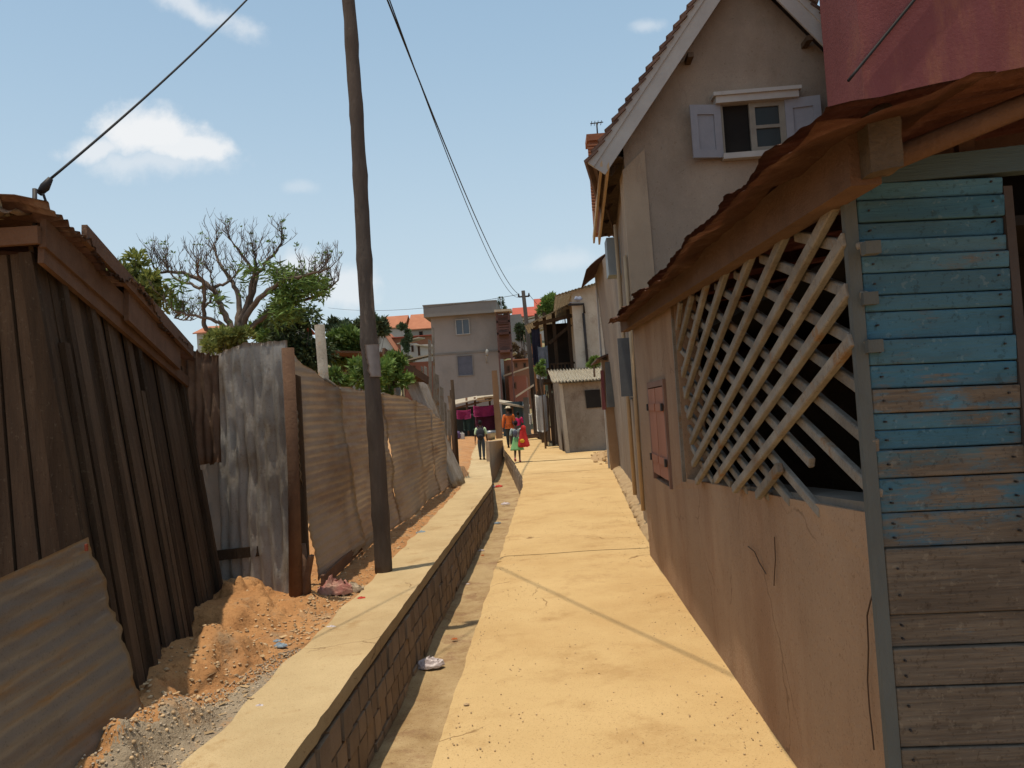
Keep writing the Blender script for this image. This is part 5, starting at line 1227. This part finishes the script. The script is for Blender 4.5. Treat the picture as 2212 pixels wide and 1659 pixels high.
cr_px('scrubby tree on the slope below the red roofed house', 1112, 690, 1150, 755, 84, 2200, .35, leaf_far, 23, clumps=10)
cr_px('brownish scrub tree on the slope left of the orange earth house', 1098, 735, 1132, 790, 86, 1500, .35, M('brown_scrub', (.14, .10, .055), (.1, .07, .04), .6, bump=0, var=.4), 24, clumps=10)
cr_px('bush on the slope below the small white house', 835, 765, 895, 805, 84, 2200, .35, M('dry_scrub', (.16, .15, .08), (.12, .11, .06), .6, bump=0, var=.4), 25, clumps=14)
cr_px('climbing plant hanging beside the washing', 1160, 770, 1176, 850, 31.5, 900, .14, leaf_a, 26, clumps=9, name='climbing_plant', cat='plant', ry=.2)
cr_px('small plant growing from the wall above the white shed', 1272, 765, 1292, 800, 27.5, 700, .12, leaf_a, 27, clumps=7, name='wall_plant', cat='plant', trunk_h=.5)
# conifer above grey building
random.seed(5)
cp = gy(1081, 640, 120); ct = thing('conifer', 'pointed dark conifer showing behind the right end of the grey parapet', 'tree', (cp.x, 120, 8))
b = nb(); topz = cp.z; 
for i in range(5000):
    k = random.random()**.6; z = topz - k*7.5; r = (.15 + k*2.6)*(.55 + .45*abs(math.sin(k*22))); a = random.random()*6.283; rr_ = r*random.uniform(.2, 1)
    leaf(b, Vector((cp.x + rr_*math.cos(a), 120 + rr_*math.sin(a), z - rr_*.12)), Vector((math.cos(a), math.sin(a), -.1)), .4, .06)
part('crown', b, leaf_far, ct); b = nb(); tube(b, [(cp.x, 120, 8), (cp.x, 120, topz)], [.25, .03], 6); part('trunk', b, bark, ct)

# the bare tree
random.seed(21)
bt_ = thing('bare_tree', 'half leafless tree with many fine upturned twigs behind the tin fence', 'tree', (gy(515, 745, 13).x, 13, 0))
BY = 13.0
tb = nb(); tw = nb(); lv = nb()
def zp5(x, y): return (221 + x*.275, 442.5 + y*.275)
limbs = [([(1050, 1060), (1040, 1020), (940, 940), (830, 890), (620, 850), (520, 800)], .05, -.3), ([(1050, 1020), (980, 900), (930, 780), (860, 640), (700, 560), (560, 520), (430, 530), (392, 470)], .06, .2),
         ([(900, 1000), (790, 960), (795, 820), (810, 660), (770, 580), (740, 500), (760, 420)], .045, -.6), ([(1060, 1000), (1080, 780), (1040, 640), (960, 520), (900, 420), (875, 300)], .055, .5),
         ([(1070, 1000), (1100, 860), (1150, 740), (1190, 560), (1210, 430), (1180, 330)], .055, -.1), ([(1075, 980), (1160, 800), (1220, 560), (1290, 440), (1380, 360), (1430, 260)], .055, .4),
         ([(1080, 990), (1200, 760), (1350, 640), (1500, 570), (1650, 540), (1780, 500)], .055, -.5), ([(1060, 1080), (1130, 1000), (1240, 900), (1350, 840), (1500, 770), (1700, 720), (1800, 640), (1845, 590)], .05, .2),
         ([(810, 660), (720, 640), (620, 600), (540, 540), (480, 440)], .03, .1), ([(1220, 560), (1130, 430), (1050, 330), (1000, 260)], .03, -.2), ([(860, 640), (980, 620), (1040, 560), (1100, 440)], .03, .3), ([(800, 820), (880, 700), (860, 560), (800, 450)], .025, -.1),
         ([(1650, 540), (1640, 640), (1700, 560), (1740, 460)], .025, 0), ([(620, 850), (560, 880), (640, 910), (720, 900)], .02, 0)]
def jit(p, a): return p + Vector((random.gauss(0, a), random.gauss(0, a), random.gauss(0, a)))
tips = []
for pts, r0, dy in limbs:
    P = [gy(*zp5(*p), BY + dy*i/len(pts)*1.2) for i, p in enumerate(pts)]
    # smooth resample
    Q = []
    for i in range(len(P)-1):
        for k in range(4): Q.append(P[i].lerp(P[i+1], k/4))
    Q.append(P[-1])
    for _ in range(2): Q = [Q[0]] + [(Q[i-1]+Q[i]*2+Q[i+1])/4 for i in range(1, len(Q)-1)] + [Q[-1]]
    Q = [jit(q, .012) for q in Q]
    tube(tb, Q, [r0*(1 - .82*i/len(Q)) for i in range(len(Q))], 7)
    for i in range(int(len(Q)*.3), len(Q)):
        d = (Q[min(i+1, len(Q)-1)] - Q[i-1]).normalized()
        tips += [(Q[i], d, .4 + .9*(i/len(Q)))]*(2 if i > len(Q)*.6 else 1)
def twig(p, d, L, r, depth):
    n = 4; P = [p]
    for i in range(n):
        d = (d + Vector((random.gauss(0, .16), random.gauss(0, .16), .16 + random.gauss(0, .1)))).normalized(); P.append(P[-1] + d*L/n)
    tube(tw, P, [r*(1-.55*i/n) for i in range(n+1)], 3, cap=False)
    if depth > 0:
        for k in range(random.choice((2, 3, 3))):
            q = P[random.randint(1, n)]
            twig(q, (d*.6 + Vector((random.gauss(0, .55), random.gauss(0, .55), .25))).normalized(), L*random.uniform(.5, .8), r*.65, depth-1)
    elif random.random() < .06: 
        for k in range(5): leaf(lv, P[-1], Vector((random.gauss(0, 1), random.gauss(0, 1), .6)), .06, .012)
for p, d, s in tips:
    if random.random() < .8: twig(p, (d*.5 + Vector((random.gauss(0, .6), random.gauss(0, .6), .5))).normalized(), random.uniform(.13, .30)*s, .0085, 2)
def rosette(x, y, n=26, L=.2, sp=.12):
    c = gy(*zp5(x, y), BY + random.uniform(-.4, .4))
    for k in range(n): leaf(lv, jit(c, sp*.4), Vector((random.gauss(0, 1), random.gauss(0, 1), random.gauss(-.15, .6))), L*random.uniform(.7, 1.2), .016)
for (x, y) in ((600, 600), (610, 640), (1300, 490), (1330, 470), (1140, 490), (1180, 500), (900, 740), (930, 760), (570, 740), (600, 780), (650, 830), (1290, 560), (1130, 600)): rosette(x, y)
for k in range(48): rosette(random.uniform(1360, 1620), random.uniform(520, 720), 20, .17, .2)
for k in range(22): rosette(random.uniform(1600, 1770), random.uniform(600, 700), 18, .15, .15)
for k in range(36): rosette(random.uniform(1360, 1520), random.uniform(700, 900), 20, .16, .2)
q0 = gy(515, 745, BY); tube(tb, [Vector((q0.x-.05, BY, 0)), Vector((q0.x+.04, BY, 1.4)), gy(513, 740, BY), gy(*zp5(1050, 1010), BY)], [.14, .11, .09, .06], 10)
part('trunk', tb, bark, bt_); part('twigs', tw, twig_m, bt_); part('leaves', lv, leaf_a, bt_)

# ================================================================= PEOPLE
def skin_mesh(V, E, root, sub=1):
    """V: name -> (x,y,z,r) ; E: pairs"""
    me = bpy.data.meshes.new('sk'); names = list(V); me.from_pydata([V[n][:3] for n in names], [(names.index(a), names.index(c)) for a, c in E], [])
    o = bpy.data.objects.new('sk', me); COL.objects.link(o)
    md = o.modifiers.new('s', 'SKIN'); md.use_smooth_shade = True; md.branch_smoothing = .6
    for i, n in enumerate(names):
        r = V[n][3]; r = r if isinstance(r, tuple) else (r, r)
        me.skin_vertices[0].data[i].radius = r; me.skin_vertices[0].data[i].use_root = (n == root)
    if sub: s = o.modifiers.new('u', 'SUBSURF'); s.levels = sub; s.render_levels = sub
    dg = bpy.context.evaluated_depsgraph_get(); dg.update()
    ev = o.evaluated_get(dg); m2 = bpy.data.meshes.new_from_object(ev)
    bpy.data.objects.remove(o); bpy.data.meshes.remove(me)
    b = nb(); b.from_mesh(m2); bpy.data.meshes.remove(m2)
    for f in b.faces: f.smooth = True
    l = b.faces.layers.float.get('var') or b.faces.layers.float.new('var')
    for f in b.faces: f[l] = .5
    return b
skin_m = M('brown_skin', (.13, .065, .04), (.10, .05, .032), 4, rough=.6, bump=0); hair_m = M('black_hair', (.012, .01, .01), None, 5, bump=0)
def person(label, pos, H, head_turn, pose, outfit, extras=None):
    """figure faces +Y; pose gives joint positions in units of height"""
    t = thing('person', label, 'person', pos); O = Vector(pos)
    J = dict(pose); s = H
    def W(n): x, y, z = J[n]; return Vector((x*s, y*s, z*s)) + O
    k = outfit.get('bulk', 1.0)
    V = {}
    def a(n, r, co=None): c = W(n) if co is None else co; V[n] = (c.x, c.y, c.z, r*s*k if not isinstance(r, tuple) else tuple(q*s*k for q in r))
    a('pelvis', (.072, .055)); a('waist', (.065, .048)); a('chest', (.082, .055)); a('upchest', (.07, .045)); a('neck', .028); a('head0', (.038, .045)); a('head1', (.042, .050)); a('head2', (.040, .048)); a('crown', (.022, .026))
    E = [('pelvis', 'waist'), ('waist', 'chest'), ('chest', 'upchest'), ('upchest', 'neck'), ('neck', 'head0'), ('head0', 'head1'), ('head1', 'head2'), ('head2', 'crown')]
    nose = (W('head1') + Vector((0, .062*s, 0))); a('nose', .009, nose); E.append(('head1', 'nose'))
    for sd in ('l', 'r'):
        a('sh'+sd, .036); a('el'+sd, .024); a('wr'+sd, .016); a('hip'+sd, (.052, .055)); a('kn'+sd, .034); a('an'+sd, .021); a('toe'+sd, .018)
        e = (W('wr'+sd) - W('el'+sd)).normalized(); palm = W('wr'+sd) + e*.04*s
        a('pm'+sd, (.021, .012), palm); E += [('upchest', 'sh'+sd), ('sh'+sd, 'el'+sd), ('el'+sd, 'wr'+sd), ('wr'+sd, 'pm'+sd), ('pelvis', 'hip'+sd), ('hip'+sd, 'kn'+sd), ('kn'+sd, 'an'+sd), ('an'+sd, 'toe'+sd)]
        for f_, (dy, L) in enumerate(((-.015, .040), (-.005, .047), (.005, .044), (.014, .036))):
            m1 = palm + e*.022*s + Vector((0, dy*s*1.2, 0)); m2 = m1 + e*L*s*.5; m3 = m2 + e*L*s*.45 + Vector(((-.006 if sd == 'r' else .006)*s, 0, 0))
            a(f'f{f_}a'+sd, .0052, m1); a(f'f{f_}b'+sd, .0050, m2); a(f'f{f_}c'+sd, .0042, m3); E += [('pm'+sd, f'f{f_}a'+sd), (f'f{f_}a'+sd, f'f{f_}b'+sd), (f'f{f_}b'+sd, f'f{f_}c'+sd)]
        th = palm + Vector((0, .024*s, 0)) + e*.005*s; a('t1'+sd, .0058, th); a('t2'+sd, .0048, th + e*.022*s + Vector((0, .006*s, 0))); E += [('pm'+sd, 't1'+sd), ('t1'+sd, 't2'+sd)]
    part('body', skin_mesh(V, E, 'pelvis'), skin_m, t)
    def shell(names, edges, add, root, mt, pname, ends=()):
        v2 = {}
        for n in names:
            c = V[n]; r = c[3]; r = r if isinstance(r, tuple) else (r, r); v2[n] = (c[0], c[1], c[2], (r[0]+add*s, r[1]+add*s))
        for (n, x) in ends: v2[n] = x
        return part(pname, skin_mesh(v2, edges, root), mt, t)
    if 'shirt' in outfit:
        mt, slv = outfit['shirt']; nm = ['pelvis', 'waist', 'chest', 'upchest', 'shl', 'shr', 'ell', 'elr']; ed = [('pelvis', 'waist'), ('waist', 'chest'), ('chest', 'upchest'), ('upchest', 'shl'), ('upchest', 'shr'), ('shl', 'ell'), ('shr', 'elr')]
        if slv: nm += ['wrl', 'wrr']; ed += [('ell', 'wrl'), ('elr', 'wrr')]
        shell(nm, ed, .012, 'pelvis', mt, 'shirt')
    if 'trousers' in outfit:
        nm = ['waist', 'pelvis', 'hipl', 'hipr', 'knl', 'knr', 'anl', 'anr']; ed = [('waist', 'pelvis'), ('pelvis', 'hipl'), ('pelvis', 'hipr'), ('hipl', 'knl'), ('hipr', 'knr'), ('knl', 'anl'), ('knr', 'anr')]
        shell(nm, ed, .010, 'pelvis', outfit['trousers'], 'trousers')
    if 'skirt' in outfit:
        b = nb(); c = W('waist'); pe = W('pelvis'); hem = (W('knl') + W('knr'))/2 + Vector((0, 0, .01*s)); rings = []
        def f(u, w):
            a_ = u*2*math.pi; cc = c.lerp(hem, w); r = (.075 + .085*w)*s*(1 + .08*w*math.sin(a_*7)); return cc + Vector((math.cos(a_)*r, math.sin(a_)*r*.8, 0))
        surf(b, f, 42, 8, .5); bmesh.ops.remove_doubles(b, verts=b.verts[:], dist=.0005); bmesh.ops.solidify(b, geom=b.faces[:], thickness=.004); part('skirt', b, outfit['skirt'], t)
    # hair
    b = nb(); hc = W('head2') + Vector((0, -.008*s, -.004*s)); blobm(b, hc, .062*s, 2, .08, .5, sq=(.86, 1.0, .98)); blobm(b, W('head1') + Vector((0, -.022*s, 0)), .048*s, 2, .08, .5, sq=(.9, .8, 1)); part('hair', b, hair_m, t)
    b = nb()
    for sd, q in (('l', -1), ('r', 1)): blobm(b, W('head1') + Vector((q*.018*s, .05*s, .006*s)), .007*s, 1, 0, .5)
    part('eyes', b, M('eye_white', (.6, .6, .58), (.02, .02, .02), 30, bump=0), t)
    b = nb()
    for sd in 'lr': p, q = W('an'+sd), W('toe'+sd); beam(b, p.lerp(q, -.45) + Vector((0, 0, -.022*s)), q + (q-p)*.25 + Vector((0, 0, -.012*s)), .05*s, .034*s)
    bmesh.ops.bevel(b, geom=b.edges[:], offset=.009*s, segments=2, affect='EDGES'); part('shoes', b, outfit['shoes'], t)
    return t, W, s
def pose_walk(step=.06, lean=0., armsw=.05, side=0.):
    return {'pelvis': (0, 0, .53), 'waist': (side*.3, lean*.3, .60), 'chest': (side*.6, lean*.7, .70), 'upchest': (side*.9, lean, .785), 'neck': (side, lean*1.1, .845), 'head0': (side*1.1, lean*1.2+.008, .885), 'head1': (side*1.1, lean*1.3+.012, .925), 'head2': (side*1.1, lean*1.3+.004, .955), 'crown': (side*1.1, lean*1.3, .985),
            'shl': (-.105+side*.9, lean, .80), 'shr': (.105+side*.9, lean, .80), 'ell': (-.14+side*.6, lean-armsw*.4, .63), 'elr': (.14+side*.6, lean+armsw*.4, .63), 'wrl': (-.15+side*.4, lean-armsw+.03, .49), 'wrr': (.15+side*.4, lean+armsw+.03, .49),
            'hipl': (-.05, 0, .50), 'hipr': (.05, 0, .50), 'knl': (-.052, step*.7, .285), 'knr': (.052, -step*.3, .285), 'anl': (-.05, step*.9, .045), 'anr': (.05, -step, .05), 'toel': (-.055, step*.9+.085, .02), 'toer': (.055, -step+.085, .02)}
c_pale_green = M('pale_green_shirt', (.52, .66, .42), (.42, .55, .33), 6, bump=0); c_jeans = M('dark_jeans', (.075, .09, .10), (.055, .065, .075), 6, bump=0); c_orange = M('orange_shirt', (.62, .14, .03), (.5, .11, .025), 5, bump=0)
c_greensk = M('green_skirt', (.20, .42, .17), (.15, .33, .13), 6, bump=0); c_dark = M('dark_trousers', (.06, .06, .05), (.04, .04, .035), 5, bump=0); shoe_d = M('dark_shoes', (.07, .05, .04), None, 5, bump=0); shoe_p = M('pink_shoes', (.62, .20, .20), None, 5, bump=0)
c_ltop = M('pale_top', (.42, .46, .40), (.2, .28, .3), 14, bump=0); c_red = M('red_bag', (.50, .035, .03), (.4, .02, .02), 4, bump=0); c_yel = M('yellow_print', (.75, .40, .03), None, 4, bump=0); c_mag = M('magenta_top', (.62, .03, .17), None, 4, bump=0)
bag_m = M('black_backpack', (.03, .03, .038), (.02, .02, .025), 5, bump=0)
# boy with backpack
p = gz(1042, 993, 0.0)
boy, WB, s = person('person in a pale green shirt with a dark backpack walking away on the left coping', (p.x, p.y, .0), 1.30, 0, pose_walk(.05), dict(shirt=(c_pale_green, False), trousers=c_jeans, shoes=shoe_d))
b = nb(); c = WB('chest'); blobm(b, c + Vector((0, -.12*s, -.04*s)), .13*s, 2, .06, .5, sq=(.85, .55, 1.25)); blobm(b, c + Vector((0, -.18*s, -.10*s)), .08*s, 2, .05, .5, sq=(.95, .5, .8))
bp_ = single('backpack', b, bag_m, 'dark backpack on the back of the person in pale green', 'backpack'); pa_ = {'_o': bp_, '_w': WL[bp_.name]}
b = nb()
for q in (-1, 1): tube(b, [c + Vector((q*.055*s, -.1*s, .1*s)), c + Vector((q*.06*s, -.02*s, .15*s)), c + Vector((q*.065*s, .07*s, .06*s)), c + Vector((q*.07*s, .05*s, -.06*s)), c + Vector((q*.075*s, -.08*s, -.12*s))], .014*s, 6)
part('straps', b, bag_m, pa_)
# child with red bag
p = gz(1119, 998, 0)
po = pose_walk(.03, .02, .02, .0); po['anl'] = (-.06, -.12, .10); po['toel'] = (-.06, -.05, .05); po['knl'] = (-.05, -.0, .27)
kid, WK, s = person('child in a green skirt and pink shoes carrying a red bag on the path', (p.x, p.y, 0), 1.24, 0, po, dict(shirt=(c_ltop, False), skirt=c_greensk, shoes=shoe_p))
b = nb(); c = WK('waist') + Vector((.17*s, -.09*s, .01*s))
def bagf(u, w):
    a_ = u*2*math.pi; r = (.07 + .09*w**1.3)*s*(1 if w < .96 else .6); return c + Vector((math.cos(a_)*r, math.sin(a_)*r*.55, (.17 - .42*w)*s + .01*s*math.sin(a_*3)))
surf(b, bagf, 24, 14, .5); bmesh.ops.holes_fill(b, edges=[e for e in b.edges if e.is_boundary]); blobm(b, c + Vector((.01*s, 0, .2*s)), .07*s, 2, .1, .5, sq=(1, .7, 1.1))
rbg = single('shopping_bag', b, c_red, 'big red bag with a yellow patch at the right side of the child', 'bag'); pr_ = {'_o': rbg, '_w': WL[rbg.name]}
b = nb(); blobm(b, c + Vector((-.03*s, -.075*s, -.1*s)), .055*s, 2, .15, .5, sq=(1, .3, .9)); part('yellow_patch', b, c_yel, pr_)
b = nb(); blobm(b, WK('chest') + Vector((-.02*s, -.085*s, -.0*s)), .065*s, 2, .08, .5, sq=(.9, .5, 1.3)); single('small_backpack', b, M('grey_backpack', (.14, .16, .22), (.05, .05, .07), 5, bump=0), 'small grey rucksack on the back of the child', 'backpack')
# man in orange with hat
p = gz(1103, 967, 0)
man, WM, s = person('person in an orange shirt, dark trousers and pale hat walking away beyond the child', (p.x, p.y, 0), 1.72, 0, pose_walk(.05), dict(shirt=(c_orange, True), trousers=c_dark, shoes=shoe_d, bulk=1.12))
b = nb(); c = WM('pelvis') + Vector((0, 0, -.02*s)); 
surf(b, lambda u, w: WM('waist').lerp(WM('pelvis') + Vector((0, 0, -.06*s)), w) + Vector((math.cos(u*6.2832)*(.095+.02*w)*s, math.sin(u*6.2832)*(.07+.02*w)*s, 0)), 30, 5, .5); bmesh.ops.solidify(b, geom=b.faces[:], thickness=.006)
part('shirt_tail', b, c_orange, man)
b = nb(); hc = WM('head2'); tube(b, [hc + Vector((0, 0, .012*s)), hc + Vector((0, 0, .02*s)), hc + Vector((0, 0, .021*s)), hc + Vector((0, 0, .06*s)), hc + Vector((0, 0, .068*s))], [.085*s, .09*s, .058*s, .052*s, .03*s], 16)
part('hat', b, M('straw_hat', (.60, .52, .38), (.5, .42, .3), 9, bump=0), man)
# person in magenta ahead of the man
p = gz(1122, 962, 0); p = Vector((gy(1121, 930, 38).x, 38, 0))
person('person in a magenta top half hidden just right of the orange shirt', (p.x, p.y, 0), 1.5, 0, pose_walk(.04), dict(shirt=(c_mag, False), trousers=c_dark, shoes=shoe_d))
# seated vendor beside the paling fence
cpx('hanging_cloth', 'pale cloth bundle hanging at the near end of the alley posts', 1142, 893, 1150, 915, 45, cw)

# ================================================================= LITTER
def scrap(name, label, P, r, mt, seed, h=.6, cat='litter'):
    random.seed(seed); b = nb(); P = Vector(P); sd_ = seed*3.1
    def f(u, w):
        a_ = u*6.2832; k = r*(1 + .45*noise.noise(Vector((math.cos(a_)*1.3, math.sin(a_)*1.3, sd_))))*math.sin(w*math.pi/2)**.8
        z = r*h*(1-w)**.7*(1 + .7*noise.noise(Vector((u*7, w*7, sd_)))) + .25*r*abs(noise.noise(Vector((math.cos(a_)*4*w, math.sin(a_)*4*w, sd_+5))))
        return P + Vector((math.cos(a_)*k*1.2, math.sin(a_)*k*.8, z))
    surf(b, f, 30, 9, .5, smooth=False); bmesh.ops.remove_doubles(b, verts=b.verts[:], dist=.0003)
    return single(name, b, mt, label, cat)
pl_w = M('white_plastic', (.66, .60, .58), (.5, .42, .42), 14, rough=.45, bump=.3, spec=.5); pl_r = M('red_plastic', (.60, .05, .03), None, 9, rough=.5, bump=0); pl_o = M('orange_plastic', (.6, .17, .05), None, 9, bump=0); pl_b = M('blue_plastic', (.30, .38, .45), None, 9, bump=0)
bgp = gz(930, 1440, FZ+.03); scrap('plastic_bag', 'crumpled white plastic bag lying in the drain', bgp, .10, pl_w, 31, .7, 'plastic bag')
bb2 = gz(905, 1445, FZ+.03); scrap('plastic_bag', 'torn grey tail of plastic beside the white bag in the drain', bgp + Vector((-.11, -.03, 0)), .045, M('grey_plastic', (.3, .28, .26), None, 9, bump=0), 32, .4, 'plastic bag')
for i, (u, v, r, mt, lab, z) in enumerate(((982, 1381, .025, pl_o, 'orange scrap in the drain beyond the white bag', FZ+.02), (1010, 1262, .022, pl_w, 'small white scrap in the drain below the pole shadow', FZ+.02), (1040, 1190, .04, pl_w, 'flat white wrapper in the middle of the drain', FZ+.02),
        (1092, 1090, .09, pl_w, 'round whitish lump far along the drain', FZ+.03), (1078, 1052, .10, pl_r, 'red wrapper far along the drain at the bend', FZ+.03), (1066, 1052, .07, pl_b, 'bluish wrapper next to the red one in the drain', FZ+.03), (1075, 1131, .06, pl_b, 'pale blue plastic strip in the drain', FZ+.02), (1062, 1048, .05, M('brown_litter', (.2, .12, .07), None, 9, bump=0), 'brown scrap at the drain bend', FZ+.03),
        (780, 1277, .035, pl_r, 'small red wrapper on the dirt left of the near pole', .06), (715, 1345, .03, pl_w, 'white scrap on the dirt by the coping', .03), (605, 1385, .04, pl_b, 'bluish crumpled scrap on the red earth', .05), (598, 1375, .025, pl_b, 'tiny blue scrap behind the bluish one', .05),
        (560, 1512, .025, pl_w, 'white flake on the grey gravel', .03), (985, 1250, .02, pl_w, 'thin white flake on the drain floor near the wall', FZ+.02), (910, 1140, .05, pl_b, 'grey-blue litter on the dirt beyond the near pole', .06), (1043, 1200, .02, pl_o, 'tiny orange flake at the drain edge', FZ+.02),
        (1008, 1522, .012, stone_m, 'pale pebble on the near part of the footpath', .005), (1295, 1180, .02, stone_m, 'small stone at the slab joint', -.04))):
    P = gz(u, v, z)
    if z == .06 or z == .05 or z == .03: P.z = vh(P.x, P.y) + .003
    scrap('pebble' if mt is stone_m else 'litter_scrap', lab, P, r, mt, 40+i, .5, 'pebble' if mt is stone_m else 'litter')
# rag bundle at fence foot
P = gz(720, 1275, .05); P.z = vh(P.x, P.y); scrap('rag_bundle', 'dirty pink and cream rags stuffed under the tin fence beside the post', P, .13, M('rags', (.5, .33, .24), (.35, .10, .09), 8, bump=.4), 71, .9, 'rags')
P2_ = gz(760, 1265, .05); P2_.z = vh(P2_.x, P2_.y); scrap('rag_bundle', 'smaller pale frayed rag spilling onto the dirt', P2_, .08, M('pale_rag', (.5, .4, .28), None, 8, bump=.4), 72, .9, 'rags')
